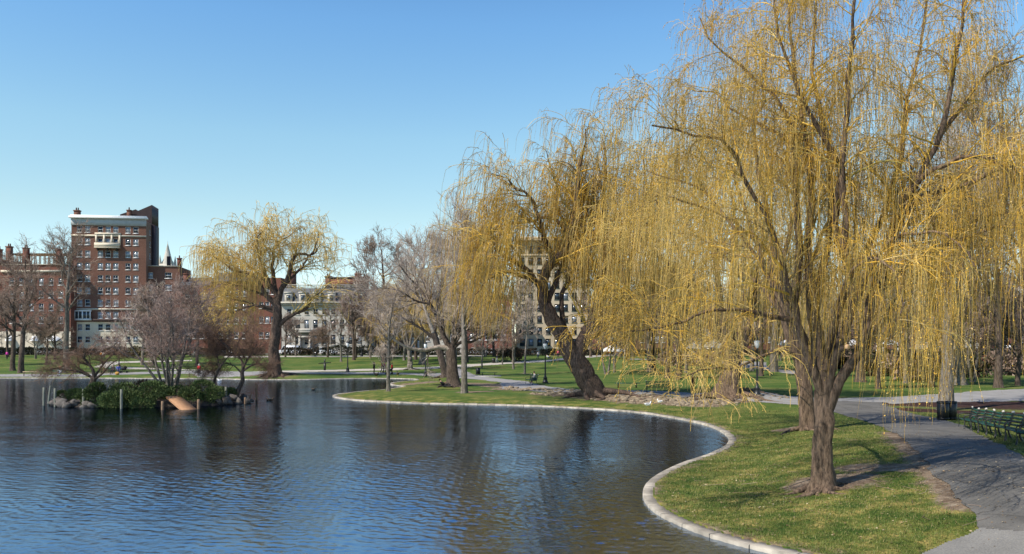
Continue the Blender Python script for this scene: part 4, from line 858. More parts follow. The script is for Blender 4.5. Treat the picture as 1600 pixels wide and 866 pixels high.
zt = Zv(450, YM)-1.3; b = MB(); b.add([(0, 0, zm+.35), (WM, 0, zm+.35), (WM-.3, 1.3, zt), (.3, 1.3, zt), (WM, 14, zm+.35), (0, 14, zm+.35), (WM-.3, 12.7, zt), (.3, 12.7, zt)], [(0, 1, 2, 3), (1, 4, 6, 2), (4, 5, 7, 6), (5, 0, 3, 7), (3, 2, 6, 7)]); b.build('roof', SLATE, mn)
for k in range(6):
    x_ = 1.8+k*(WM-3.6)/5; dm = part(mn, 'dormer', STG, ((x_, .35, zm+1.5), (1.9, 1.2, 2.2)), ((x_, .3, zm+2.75), (2.2, 1.4, .3))); part(mn, 'dormer_pane', GLS, ((x_, -.29, zm+1.4), (.95, .06, 1.4)))
b = MB()
for k in range(60): b.box((.6+k*(WM-1.2)/59, 1.6, zt+.45), (.14, .14, .8))
b.box((WM/2, 1.6, zt+.9), (WM-.8, .3, .16)); b.build('balustrade', STG, mn)
rh = part(mn, 'roof_house', BR2, ((WM*.74, 5, zt+1.4), (8.5, 5, 2.8))); part(mn, 'roof_house_coping', SLATE, ((WM*.74, 5, zt+2.9), (8.9, 5.4, .25)))
chimney(mn, WM*.86, 4, zt, 1.6, 4.0, BR2, 3); chimney(mn, WM*.93, 6, zt, 1.6, 3.4, BR2, 2); chimney(mn, WM*.5, 5, zt, 1.6, 3.4, BR3, 2); chimney(mn, WM*.06, 5, zt, 2.0, 4.6, BR3, 2)
r6, W6 = row('brick_house', 'brown house right of the pale mansion, mostly behind bare trees', 576, 640, 226, 462, BR3, 4, (478, 498, 524)); gable_roof(r6, W6, 12, Zv(462, 226)-1.3, 2.5, SLATE)
r7, W7 = row('brick_house', 'grey stone house behind the twin dark trunks', 641, 722, 226, 470, STG, 5, (485, 505, 528)); part(r7, 'cornice', STG, ((W7/2, -.2, Zv(470, 226)-1.3), (W7-.1, .6, .4)))
r8, W8 = row('brick_house', 'brick house glimpsed left of the buff apartment block', 723, 800, 226, 462, BR2, 5, (478, 500, 526)); part(r8, 'cornice', STN, ((W8/2, -.2, Zv(462, 226)-1.3), (W8-.1, .6, .4)))
# buff apartment block
YB = 236; WB = (921-806)/F*YB; bo = rowops(WB, [Zv(v, YB)-1.3 for v in (390, 408, 426.5, 445, 463, 481, 499, 517, 535)], 8, 1.4, 2.0, .6)
bb = bld('apartment_block', 'tall buff stone apartment block seen through the leaning willow', 806, YB, WB, 16, Zv(376, YB)-1.6, bo, STB, 0, blind=.25, frame=mat('dark_green_frame', (.05, .07, .06)))
zz = Zv(376, YB)-1.3; part(bb, 'cornice', STB, ((WB/2, -.5, zz+.1), (WB+1.6, 1.6, .5)), ((WB/2, -.2, zz+.7), (WB+.4, .8, .7))); part(bb, 'belt_course', STB, ((WB/2, -.1, Zv(399, YB)-1.3), (WB+.1, .25, .3)))
for k, (a_, c_, t_, m_, l_) in enumerate([(925, 990, 478, BR2, 'brick house just right of the buff apartment block'), (991, 1060, 470, BR3, 'brown house behind the pale thick trunk'), (1061, 1150, 476, STG, 'grey stone house behind the willow on the root mound'), (1151, 1230, 468, BR2, 'brick house behind the lamp posts left of the largest willow'),
   (1231, 1330, 474, BR3, 'brown house directly behind the trunk of the largest willow'), (1331, 1430, 470, BR2, 'brick house right of the largest willow trunk'), (1431, 1530, 478, STG, 'grey stone house behind the rough grey trunk'), (1531, 1660, 472, BR2, 'brick house at the right picture edge')]):
    r_, W_ = row('brick_house' if m_ is not STG else 'stone_house', l_, a_, c_, 232, t_, m_, 5, (t_+16, t_+34, 530)); gable_roof(r_, W_, 12, Zv(t_, 232)-1.3, 2.4, SLATE) if k % 2 else part(r_, 'cornice', STN, ((W_/2, -.2, Zv(t_, 232)-1.3), (W_-.1, .6, .4)))
# ================================================================== island
ICX, ICY, IRX, IRY, IRZ = -29.2, 68.6, 7.9, 4.6, rad(14)
def isl(x, y):
    dx, dy = x-ICX, y-ICY; a = dx*math.cos(IRZ)+dy*math.sin(IRZ); b = -dx*math.sin(IRZ)+dy*math.cos(IRZ)
    rho = math.hypot(a/IRX, b/IRY)*(1+.06*math.sin(math.atan2(b, a)*5+1)); return WL-.7+1.08*float(S((1.12-rho)/.38))
b = MB(); V = []
for i in range(60):
    for j in range(16):
        a = i/60*6.283; r_ = j/15*1.2; x = ICX+math.cos(a)*r_*IRX*math.cos(IRZ)-math.sin(a)*r_*IRY*math.sin(IRZ); y = ICY+math.cos(a)*r_*IRX*math.sin(IRZ)+math.sin(a)*r_*IRY*math.cos(IRZ); V.append((x, y, isl(x, y)))
b.add(V, [(i*16+j, i*16+j+1, ((i+1) % 60)*16+j+1, ((i+1) % 60)*16+j) for i in range(60) for j in range(15)]); isle = b.build('island', mat('island_soil', (.045, .035, .028), .95, .5, 3, .05, 12), smooth=True); tag(isle, kind='structure')
ROCK = mat('grey_rock', (.11, .098, .086), .9, .35, 2.2, .04, 7)
rk = np.random.default_rng(8); KR = []
for k in range(5):
    b = MB(); b.ball((0, 0, 0), (1, 1, 1), 8, 6, 1.15, rk); o = b.build('rock', ROCK, None, False); KR.append([o, False])
def rocks(spots, label, group):
    for (u, v, s_) in spots:
        Y = F*(CH-(WL+rk.uniform(0, .1)))/(v-HZN) if v > 628 else 0; 
        # a rock seen at column u whose foot sits at height z on the island slope
        best = None
        for yy in np.arange(63, 75, .25):
            x = (u-800)/F*yy; z = max(isl(x, yy), WL); e_ = abs(Zv(v, yy)-z)
            if best is None or e_ < best[0]: best = (e_, x, yy, z)
        _, x, yy, z = best; pr = KR[rk.integers(0, 5)]
        o = place(pr[0], pr[1], (x, yy, z+s_*.15), rk.uniform(0, 6), label, (s_*rk.uniform(.75, 1.25)*.5, s_*.42, s_*rk.uniform(.40, .7)*.7)); pr[1] = True; o['category'] = 'rock'; o['group'] = group
rocks([(84,634,.9),(92,630,.8),(97,636,1.0),(100,622,1.0),(107,617,.8),(110,628,1.1),(115,635,.8),(119,622,.9),(124,614,.8),(126,630,1.1),(134,636,.9),(131,620,.8),(140,627,.9),(143,637,.8),(104,637,.8),(90,622,.7),(148,630,.8),(136,612,.6),(116,612,.6),(152,636,.7)],
      'angular grey boulder piled on the left end of the island', 'boulders on the left end of the island')
rocks([(345,622,.8),(352,628,.8),(360,620,1.0),(366,627,1.0),(372,631,.7),(376,622,.8),(382,627,.8),(387,630,.6),(368,618,.7),(357,631,.7),(391,627,.45),(343,629,.6)],
      'grey boulder at the right end of the island under the leaning trees', 'boulders at the right end of the island')
JUN = strand_mat('juniper_sprays', [(.05, .085, .025), (.075, .11, .03), (.03, .055, .02), (.11, .14, .045), (.085, .115, .04)], .8)
HDG = strand_mat('dark_hedge_leaves', [(.025, .032, .018), (.035, .045, .02), (.02, .022, .014), (.05, .045, .03)], .8)
BRN = strand_mat('brown_shrub_twigs', [(.09, .055, .035), (.06, .045, .03), (.12, .08, .05), (.05, .05, .03)], .8)
def bush(name, label, loc, rx, ry, h, n, leaf, mt, seed, cat='shrub', group=None, up=.5, boxy=False, lo=.2, thin=.3):
    rg = np.random.default_rng(seed); r = empty(name, loc, label, cat, group)
    nl = max(5, int(rx*ry*3)) if not boxy else 0
    if boxy:
        c = np.stack([rg.uniform(-rx, rx, n), rg.uniform(-ry, ry, n), rg.uniform(0, h, n)], 1); f = rg.integers(0, 3, n)
        c[f == 0, 1] = -ry+rg.normal(0, .12, (f == 0).sum()); c[f == 1, 2] = h+rg.normal(0, .12, (f == 1).sum())
        c[:, 2] *= 1+.12*np.sin(c[:, 0]*.9+seed); out = nrm(rg.normal(0, 1, (n, 3))+[0, -.6, .8])
    else:
        lob = np.stack([rg.uniform(-.85, .85, nl)*rx, rg.uniform(-.8, .8, nl)*ry, rg.uniform(lo, .62, nl)*h], 1); ls = rg.uniform(.24, .46, nl)*min(h*1.1, rx)
        i = rg.integers(0, nl, n); dv = nrm(rg.normal(0, 1, (n, 3))+[0, 0, .25]); c = lob[i]+dv*(ls[i]*rg.uniform(.7, 1.05, n))[:, None]*[1.25, 1.25, .8]; c[:, 2] = np.maximum(c[:, 2], .03); out = nrm(dv+[0, 0, up]+rg.normal(0, .35, (n, 3)))
    l = (leaf*rg.uniform(.6, 1.5, n))[:, None]; sd_ = nrm(np.cross(out, rg.normal(0, 1, (n, 3))))*l*thin
    V = np.stack([c-sd_*.4, c+out*l*.5-sd_, c+out*l, c+out*l*.5+sd_], 1).reshape(-1, 3); fast('foliage', V, [np.arange(4*n).reshape(-1, 4)], mt, r)
    st = MB(); m_ = 14; a = rg.uniform(-.7, .7, (m_, 2)); e_ = np.stack([a[:, 0]*rx, a[:, 1]*ry, np.full(m_, h*.7)], 1); b0 = np.stack([a[:, 0]*rx*.4, a[:, 1]*ry*.4, np.full(m_, -.1)], 1)
    st.tubes(np.stack([b0, (b0+e_)/2+[0, 0, h*.12], e_], 1), np.full((m_, 3), .03)*[1, .8, .5], 5); st.build('stems', BARKB, r)
    return r
def iz(u, yy): x = (u-800)/F*yy; return (x, yy, max(isl(x, yy), WL)-.08)
bush('juniper_shrub', 'large dark green juniper overhanging the water in the middle of the island', (*iz(158, 64.9)[:2], WL-.05), 1.7, 1.6, 2.5, 15000, .15, JUN, 1, lo=.0, thin=.17)
bush('juniper_shrub', 'dark juniper left of the wooden ramp', (*iz(218, 65.2)[:2], WL-.05), 2.1, 1.6, 2.45, 17000, .15, JUN, 2, lo=.0, thin=.17)
bush('juniper_shrub', 'dark juniper right of the wooden ramp', (*iz(319, 67.2)[:2], WL-.05), 1.8, 1.5, 2.35, 15000, .15, JUN, 3, lo=.0, thin=.17)
bush('juniper_shrub', 'low juniper above the boulders at the left end of the island', iz(112, 69), 1.6, 1.1, 1.3, 7000, .15, JUN, 4, thin=.17)
bush('juniper_shrub', 'small juniper behind the right boulders of the island', iz(352, 70.8), 1.0, .8, 1.0, 4500, .15, JUN, 5, thin=.17)
bush('juniper_shrub', 'back juniper under the many-stemmed tree of the island', iz(262, 68.6), 2.2, 1.2, 1.3, 7000, .15, JUN, 6, thin=.17)
bush('shrub', 'twiggy brown shrub behind the large juniper of the island', iz(236, 71), 1.8, .8, 1.9, 1600, .2, BRN, 7)
# island trees
def onisl(o, u, yy): o.location = iz(u, yy); return o
onisl(bare('many-stemmed purplish tree in the middle of the island', 301, 10.6, .30, (BARKG, TWR), (9, 38, 200, 1300), r0=.21, stems=8, fan=.6, tw=.012, lift=.5, clear=.3, flare=.2), 266, 70.2)
tl_ = 1.0
def isl_tree(label, u, yy, limbs, seed, mats, n=(60, 380, 3400), lens=(2.0, 1.1, .7), cv=-.02):
    b0 = iz(u, yy); rg = np.random.default_rng(seed); r = empty('spreading_tree', b0, label, 'tree'); O = np.array(b0); tm = MB()
    Ls = [limb_px(p_, yy, a, c, dy, 14) for p_, a, c, dy in limbs]; trunk_mesh(tm, Ls[0][0]-O, Ls[0][1], rg, 12, .5, .1); P = np.array([l[0] for l in Ls]); R = np.array([l[1] for l in Ls]); tm.tubes(P[1:]-O, R[1:], 8); tm.build('trunk', mats[0], r, True)
    p, d, q_, t, i = spawn(rg, P[1:], R[1:], n[0], .25, 1, .4, 1.1, .2); P1 = grow(rg, p, d, rg.uniform(.4, 1, n[0])*lens[0], 8, .16, (0, 0, cv)); R1 = np.maximum((q_*.6)[:, None]*np.linspace(1, .2, 8), .011); cm = MB(); cm.tubes(P1-O, R1, 4)
    p, d, q_, t, i = spawn(rg, P1, R1, n[1], .1, 1, .4, 1.1, .1); P2 = grow(rg, p, d, rg.uniform(.4, 1, n[1])*lens[1], 6, .18, (0, 0, cv)); cm.tubes(P2-O, np.full((n[1], 1), .011)*np.linspace(1, .7, 6), 3)
    p, d, q_, t, i = spawn(rg, P2, np.full((n[1], 6), .011), n[2], .05, 1, .3, 1.2, 0); P3 = grow(rg, p, d, rg.uniform(.4, 1, n[2])*lens[2], 5, .2, (0, 0, cv*1.5)); cm.tubes(P3-O, np.full((n[2], 1), .008)*np.linspace(1, .6, 5), 3)
    cm.build('crown', mats[1], r); return r
isl_tree('low wide-spreading russet tree on the left of the island', 145, 70, [([(143,608),(145,598),(148,590)], .26, .2, 0), ([(147,592),(145,578),(136,566),(131,557),(136,549),(150,546),(165,540)], .17, .03, -.5), ([(147,594),(138,586),(126,578),(112,568),(98,562)], .14, .03, .8),
  ([(149,592),(162,582),(172,570),(184,562)], .12, .03, 0), ([(147,590),(156,577),(170,560),(182,550)], .11, .03, 1.5), ([(140,588),(120,580),(100,578),(84,575)], .1, .03, -1.5), ([(131,557),(118,552),(100,552),(85,556)], .1, .03, 1)], 61, (BARKB, TWO))
isl_tree('thin leaning tree on the right part of the island', 333, 70.6, [([(333,606),(335,596),(338,585),(343,575),(349,567)], .15, .09, 0), ([(343,575),(340,560),(338,545),(342,530)], .08, .02, .6), ([(349,567),(358,556),(368,548)], .07, .02, 0), ([(338,585),(330,580),(322,583)], .05, .015, -.5)], 62, (BARKB, TWO), (30, 200, 2200))
isl_tree('crooked tree with dense russet crown leaning over the right end of the island', 371, 70.8, [([(369,618),(374,606),(379,595),(378,584),(380,574)], .2, .15, 0), ([(380,576),(377,562),(368,552),(358,544),(350,540)], .13, .03, .5), ([(380,574),(388,560),(396,548),(402,536)], .12, .03, 0),
  ([(379,580),(392,572),(405,568),(416,572)], .11, .03, -.6), ([(368,552),(372,535),(382,522),(392,512)], .1, .03, .8), ([(358,544),(345,532),(338,520),(345,508)], .09, .02, -.5), ([(378,584),(366,572),(352,568),(338,570)], .08, .02, 1)], 63, (BARKB, TWO), (80, 560, 5600))
# posts
PST = mat('grey_green_wooden_post', (.16, .165, .13), .9, .25, 4, .01, 30, stretch=(6, 6, 1)); PSB = mat('brown_wooden_post', (.20, .13, .08), .9, .25, 4, .01, 30, stretch=(6, 6, 1))
for (ub, vb, ut, vt, r_, m_, lb) in [(68.7,634,68.7,605.6,.12,PST,'leftmost wooden post standing in the lagoon'),(74,630.5,79,603,.11,PST,'tilted wooden post, second from the left'),(86.5,636,86,607,.12,PST,'wooden post just left of the left boulders'),(131,636,130.6,608,.13,PST,'wooden post in front of the left boulders'),
    (189.8,639,189.6,608.5,.12,PST,'wooden post in front of the large juniper'),(254,641,253.9,627,.13,PSB,'short wooden post left of the wooden ramp'),(310.2,639.5,310.2,624,.13,PSB,'short brown post at the foot of the wooden ramp'),(353,631,353,604.5,.12,PST,'tall grey-green post in front of the right boulders'),
    (400.8,625.5,400.6,600.5,.12,PSB,'dark post standing alone right of the island'),(390.7,627,390.9,616,.07,PSB,'thin short stake at the right tip of the island'),(383,631,383,621,.1,PSB,'stubby pale post among the right boulders')]:
    Y = F*(CH-WL)/(vb-HZN); p0 = np.array([(ub-800)/F*Y, Y, WL-.8]); p1 = np.array([(ut-800)/F*Y, Y, Zv(vt, Y)])
    b = MB(); t_ = np.linspace(0, 1, 6)[:, None]; b.tubes((p1-p0)*t_, np.full(6, r_*.82)*[1.05, 1.02, .98, 1.03, .97, .9], 9, cap=True); o = b.build('wooden_post', m_, None, True); o.location = p0; tag(o, lb, 'post', 'wooden posts around the island')
# ramp
RWD = mat('weathered_pine', (.42, .23, .12), .75, .15, 4, .004, 30)
Ya = F*(CH-WL)/(640.5-HZN); pa = np.array([(296-800)/F*Ya, Ya, WL+.02]); pb = np.array([(270-800)/F*(Ya+3.7), Ya+3.7, Zv(618.5, Ya+3.7)])
rp = empty('wooden_ramp', tuple(pa), 'orange-brown slatted wooden ramp sloping from the island into the water', 'ramp'); L_ = pb-pa; sdv = nrm(np.cross(L_, [0, 0, 1])); b = MB()
sdv = sdv if sdv[0] > 0 else -sdv
for k in range(17):
    c = L_*(k+.5)/17; w_ = .55; h_ = L_/17*.31; b.add([c-sdv*w_-h_, c+sdv*w_-h_, c+sdv*w_+h_, c-sdv*w_+h_, c-sdv*w_-h_-[0,0,.05], c+sdv*w_-h_-[0,0,.05], c+sdv*w_+h_-[0,0,.05], c-sdv*w_+h_-[0,0,.05]], [(0,1,2,3),(4,7,6,5),(0,4,5,1),(1,5,6,2),(2,6,7,3),(3,7,4,0)])
b.build('deck', RWD, rp)
for s_ in (-1, 1):
    b = MB(); q0 = sdv*s_*.48; b.tubes(np.array([q0-[0,0,.12]-L_*.02, q0+L_*1.02-[0,0,.12]]), np.array([.08, .08]), 4, cap=True); b.build('side_rail', RWD, rp)
# ================================================================== lamps
GLB2 = mat('milky_lamp_glass', (.72, .74, .74), .3, .03, 2)
def make_lamp():
    r = empty('street_lamp', (0, 0, 0), 'x', 'street lamp', 'black lamp posts along the paths')
    b = MB(); b.lathe([(.01, 0), (.34, 0), (.34, .14), (.26, .22), (.22, .55), (.25, .6), (.14, .72), (.095, 1.0), (.075, 2.4), (.06, 3.75), (.1, 3.8), (.1, 3.88), (.05, 3.92)], n=12); b.build('post', BLKI, r, True)
    b = MB(); b.tubes(np.array([[-.3, 0, 3.6], [.3, 0, 3.6]]), np.array([.022, .022]), 6, cap=True); b.build('ladder_rest', BLKI, r)
    b = MB(); b.lathe([(.05, 3.9), (.13, 3.98), (.22, 4.2), (.235, 4.45), (.2, 4.56)], n=12); b.build('lantern', GLB2, r, True)
    b = MB(); b.lathe([(.25, 4.54), (.25, 4.58), (.15, 4.72), (.06, 4.78), (.05, 4.9), (.02, 5.02), (.005, 5.05)], n=12); b.build('cap', BLKI, r, True); return r
lp = make_lamp()
for k, (u, v, lb) in enumerate([(852, 598.5, 'black lamp post beside the person sitting by the path'), (543.3, 582, 'black lamp post on the far path right of the pale mansion trees'), (665, 588.5, 'black lamp post on the path left of the twin dark trunks'), (1183, 616, 'black lamp post by the path right of the root mound'),
      (1213.5, 579, 'black lamp post standing right against the dark grey trunk'), (186, 577, 'thin black lamp post behind the large juniper of the island'), (565, 557, 'distant lamp post on the street near the pale mansion'), (975, 556, 'distant lamp post seen right of the leaning willow'), (1300, 572, 'distant lamp post seen between the stems of the largest willow')]):
    place(lp, k > 0, G(u, v), 0, lb)
# ================================================================== benches, bins
GRN = mat('dark_green_painted_slats', (.012, .065, .045), .45, .2, 3, spec=.5); CST = mat('cast_concrete', (.5, .47, .42), .9, .1, 3)
def make_bench(Lb=2.2, arms=True):
    r = empty('park_bench', (0, 0, 0), 'x', 'bench'); n_ = 2
    b = MB()
    for k in range(5): b.box((0, -.42+k*.105, .45+.012*abs(k-2)), (Lb, .075, .035))
    b.build('seat', GRN, r); b = MB()
    for k in range(4): b.box((0, .1+k*.03, .58+k*.13), (Lb, .03, .085))
    b.build('backrest', GRN, r)
    for s_ in (-1, 1):
        x = s_*(Lb/2-.04); b = MB(); b.tubes(np.array([[x, -.46, 0], [x, -.42, .2], [x, -.44, .43], [x, 0, .43], [x, .06, .5], [x, .16, .8], [x, .22, 1.02]]), np.array([.035, .025, .03, .03, .03, .03, .03]), 6, cap=True)
        b.tubes(np.array([[x, .14, 0], [x, .06, .2], [x, .02, .43]]), np.array([.035, .025, .03]), 6); lg = b.build('leg', BLKI, r)
        b = MB(); b.ball((x, .23, 1.06), .05, 8, 6); b.build('knob', CST, r, True)
        if arms: b = MB(); b.tubes(np.array([[x, .1, .72], [x, -.15, .74], [x, -.4, .71], [x, -.47, .6], [x, -.44, .44]]), np.array([.025, .028, .028, .025, .022]), 6); b.build('armrest', BLKI, r, True)
    return r
bp = make_bench(); usedb = False
e0 = G(1512, 667); e1 = gy(1598, e0.y-13.5); n_b = 8; dv = (e1-e0); dv.z = 0; stp_ = 2.28; du = dv.normalized()
ang = math.atan2(du.y, du.x)
ordn = ['farthest', 'second farthest', 'third farthest', 'fourth farthest', 'fifth farthest', 'sixth farthest', 'seventh farthest']
nv = int(dv.length/stp_)+1
for k in range(min(nv, 7)):
    c = e0+du*(stp_*(k+.5)); c.z = hz(c.x, c.y)-.02; o = place(bp, usedb, c, ang, f'{ordn[k]} bench in the green row along the right edge of the path', (1.0, 1.0, 1.05)); usedb = True; o['group'] = 'green benches in a row along the path'
    sl_ = (hz(*(c+du*1.1).xy)-hz(*(c-du*1.1).xy))/2.2; o.rotation_euler = (0, -math.atan(sl_), ang)
def bench_at(u, v, rz, lb, back=True):
    o = place(bp, True, G(u, v), rz, lb); o['group'] = 'green benches beside the lagoon paths'; return o
bench_at(1028, 614, rad(0), 'bench with pale knobs on its posts beside the path behind the leaning willow')
bench_at(92, 587.5, rad(180), 'bench on the left shore with a person in white sitting on it')
bench_at(181, 583, rad(180), 'bench on the left shore where two people sit by a black stroller')
bench_at(1262, 585, rad(20), 'lone bench far behind the largest willow fork beside the pale path')
bench_at(832.5, 600.5, rad(-70), 'bench by the path with a person in a grey coat sitting on it')
def backless(u, v, W, rz, lb):
    p = G(u, v); r = empty('backless_bench', p, lb, 'bench', None, rz); b = MB()
    for k in range(4): b.box((0, -.2+k*.13, .47), (W, .1, .05))
    b.build('seat', GRN, r)
    for x in (-W*.36, W*.36): b = MB(); b.box((x, -.16, .22), (.09, .08, .45)); b.box((x, .16, .22), (.09, .08, .45)); b.box((x, 0, .42), (.09, .42, .06)); b.build('leg', BLKI, r)
    return r
backless(763.5, 587.5, 2.4, rad(5), 'small dark backless bench on a pale slab beside the litter bin'); backless(980, 606, 2.6, rad(0), 'dark backless bench on the lawn edge right of the leaning willow')
def slab(u, v, w_, d_, lb):
    p = G(u, v); b = MB(); b.box((0, 0, 0), (w_, d_, .1)); o = b.build('concrete_slab', CST); o.location = p; tag(o, lb, 'slab')
slab(763, 588, 3.6, 2.0, 'pale concrete slab under the small backless bench')
tr_ = mat('pale_timber', (.42, .33, .2), .8, .2, 3)
p = G(50, 588); r = empty('low_rail', p, 'long low wooden rail on legs at the left shore', 'rail'); b = MB(); b.box((0, 0, .62), (2.6, .12, .1)); b.build('rail', tr_, r)
for x in (-1.15, 0, 1.15): b = MB(); b.box((x, 0, .29), (.08, .08, .58)); b.build('leg', BARKB, r)
def bin_(u, v, lb, rr_=.33, h=.95):
    r = empty('litter_bin', G(u, v), lb, 'litter bin', 'black litter bins'); b = MB(); b.lathe([(.01, .02), (rr_*.92, .02), (rr_, h*.5), (rr_, h), (rr_*.88, h), (rr_*.86, h*.6), (.01, h*.6)], n=16)
    b.build('barrel', BLKI, r, True); b = MB()
    for z in (.12, h*.95): b.lathe([(rr_+.005, z-.03), (rr_+.025, z-.03), (rr_+.025, z+.03), (rr_+.005, z+.03)], n=16)
    b.build('hoop', BLKI, r)
bin_(747, 585, 'black litter bin on the lawn beside the small backless bench'); bin_(1473.5, 656.5, 'black litter barrel at the edge of the mulch bed, left one of a pair', .34, 1.12); bin_(1485.5, 656, 'black litter barrel at the edge of the mulch bed, right one of a pair', .34, 1.12); bin_(771, 567.5, 'black litter bin beside the walker on the far pale path')
r = empty('wooden_signpost', G(507.5, 579), 'black cross-shaped post with level arms standing on the far lawn', 'signpost'); b = MB(); b.box((0, 0, .6), (.32, .3, 1.2)); b.box((0, 0, 1.5), (.2, .18, .65)); b.build('post', BLKI, r); b = MB(); b.tubes(np.array([[-1.0, 0, 1.1], [0, -.1, 1.22], [1.0, 0, 1.26]]), np.array([.06, .09, .06]), 6, cap=True); b.build('crossarm', BLKI, r)
# ================================================================== cars
TYR = mat('tyre_rubber', (.02, .02, .02), .8, .1, 2); CHR = mat('wheel_alloy', (.45, .45, .46), .3, .05, 2, metal=.8)
PAINT = {}
def paint(c):
    if c not in PAINT:
        m, n, p_, new, lk = new_mat('car_paint'); p_.inputs['Base Color'].default_value = (*c, 1); p_.inputs['Roughness'].default_value = .3; p_.inputs['Coat Weight'].default_value = .5; PAINT[c] = m
    return PAINT[c]
def car(u, y, label, c, kind='sedan', rz=0, name='parked_car', cat='car', group='cars parked along the far street'):
    r = empty(name, gy(u, y)+Vector((0, 0, .06)), label, cat, group, rz); L, Wd = (4.5, 1.75) if kind != 'van' else (5.2, 1.95)
    if kind == 'sedan': low = [(-L/2, .35), (-L/2+.02, .78), (-L/2+.6, .92), (L/2-1.0, .90), (L/2-.1, .72), (L/2, .4), (L/2-.1, .28), (-L/2+.1, .28)]; cab = [(-1.75, .9), (-1.2, 1.38), (.35, 1.42), (1.15, .9)]
    elif kind == 'suv': low = [(-L/2, .4), (-L/2+.02, 1.0), (-L/2+.3, 1.08), (L/2-1.1, 1.05), (L/2-.1, .9), (L/2, .5), (L/2-.1, .35), (-L/2+.1, .35)]; cab = [(-2.15, 1.06), (-2.0, 1.7), (.5, 1.74), (1.2, 1.05)]
    else: low = [(-L/2, .4), (-L/2, 1.2), (L/2-.9, 1.2), (L/2-.1, 1.05), (L/2, .5), (L/2-.1, .35), (-L/2+.1, .35)]; cab = [(-L/2+.02, 1.2), (-L/2+.05, 2.2), (1.2, 2.2), (1.9, 1.2)]
    b = MB(); b.prism(low, -Wd/2, Wd/2)
    ca = np.array(cab); cen = ca.mean(0)
    def cabm(sc, w0, w1, mb):
        V = [(x, s_*(w0 if z < cab[0][1]+.1 else w1), z) for s_ in (-1, 1) for x, z in [tuple(cen+(k_2-cen)*sc) for k_2 in ca]]
        mb.add(V, [(0, 1, 2, 3), (7, 6, 5, 4), (0, 4, 5, 1), (1, 5, 6, 2), (2, 6, 7, 3), (3, 7, 4, 0)])
    b.box(((cab[1][0]+cab[2][0])/2, 0, cab[1][1]+.02), (abs(cab[2][0]-cab[1][0]), Wd*.8, .06))
    for s_ in (-1, 1):
        for a_, e_ in ((0, 1), (3, 2)): b.tubes(np.array([[cab[a_][0], s_*Wd*.48, cab[a_][1]], [cab[e_][0], s_*Wd*.41, cab[e_][1]]]), np.array([.05, .05]), 4)
        xm = (cab[1][0]+cab[2][0])/2; b.tubes(np.array([[xm, s_*Wd*.48, cab[0][1]], [xm, s_*Wd*.41, cab[1][1]]]), np.array([.05, .05]), 4)
    if kind == 'van': b.box((-.9, 0, 1.7), (3.2, Wd*.93, 1.0))
    b.build('body', paint(c), r); g = MB(); cabm(.985, Wd*.47, Wd*.395, g); g.build('window', GLS, r)
    for x in (-L*.3, L*.31):
        for s_ in (-1, 1):
            w_ = MB(); w_.tubes(np.array([[x, s_*(Wd/2-.2), .33], [x, s_*(Wd/2+.01), .33]]), np.array([.33, .33]), 14, cap=True); o = w_.build('wheel', TYR, r); w_ = MB(); w_.tubes(np.array([[x, s_*(Wd/2+.0), .33], [x, s_*(Wd/2+.03), .33]]), np.array([.19, .17]), 10, cap=True); w_.build('rim', CHR, o)
    for s_ in (-1, 1):
        h_ = MB(); h_.box((L/2-.06, s_*Wd*.36, low[-4][1]-.05), (.12, .3, .14)); h_.build('headlight', GLB2, r); h_ = MB(); h_.box((-L/2+.02, s_*Wd*.38, low[1][1]-.1), (.08, .25, .14)); h_.build('tail_light', mat('red_lens', (.3, .01, .01), .3), r)
    return r
W_, S_, K_, B_ = (.75, .76, .77), (.35, .37, .39), (.015, .016, .02), (.02, .035, .10)
for u, c, k, lb in [(6, B_, 'sedan', 'dark blue car cut by the left picture edge, in front of the brick houses'), (38, K_, 'suv', 'black car behind the forked dark trees at far left'), (70, S_, 'sedan', 'silver car below the dome awnings'), (128, K_, 'sedan', 'black car in front of the brick tower base'), (165, S_, 'suv', 'grey car in front of the tower entrance'),
   (318, S_, 'sedan', 'silver car seen above the walker in the red jacket'), (352, W_, 'sedan', 'white car left of the golden willow trunk'), (452, W_, 'van', 'white van right of the golden willow trunk'), (486, K_, 'suv', 'black car right of the white van'), (513, W_, 'suv', 'white car in front of the pale mansion door'), (560, K_, 'sedan', 'dark car beyond the hedge right of the lamp post'),
   (741, S_, 'suv', 'grey car seen right of the straight pale trunk'), (765, W_, 'sedan', 'white car behind the slim white-barked tree'), (860, K_, 'sedan', 'dark car behind the lamp post by the sitting person'), (888, W_, 'sedan', 'white car left of the leaning willow trunk'), (946, (.45, .02, .03), 'sedan', 'red car right of the leaning willow trunk'), (1112, K_, 'suv', 'dark car left of the willow on the root mound'),
   (1222, K_, 'sedan', 'dark car behind the lamp post and dark grey trunk'), (1245, B_, 'sedan', 'navy car behind the second willow trunk'), (1350, K_, 'suv', 'dark car below the white canopy tent'), (1500, S_, 'sedan', 'silver car behind the rough grey trunk'), (1580, W_, 'van', 'white van at the right picture edge')]:
    car(u, 211.5, lb, c, k, 0 if len(lb) % 2 else math.pi)
tk = car(1556, 150, 'orange-red pickup truck seen through the willow strands at far right', (.55, .06, .02), 'suv', 0, 'parked_truck', 'truck')
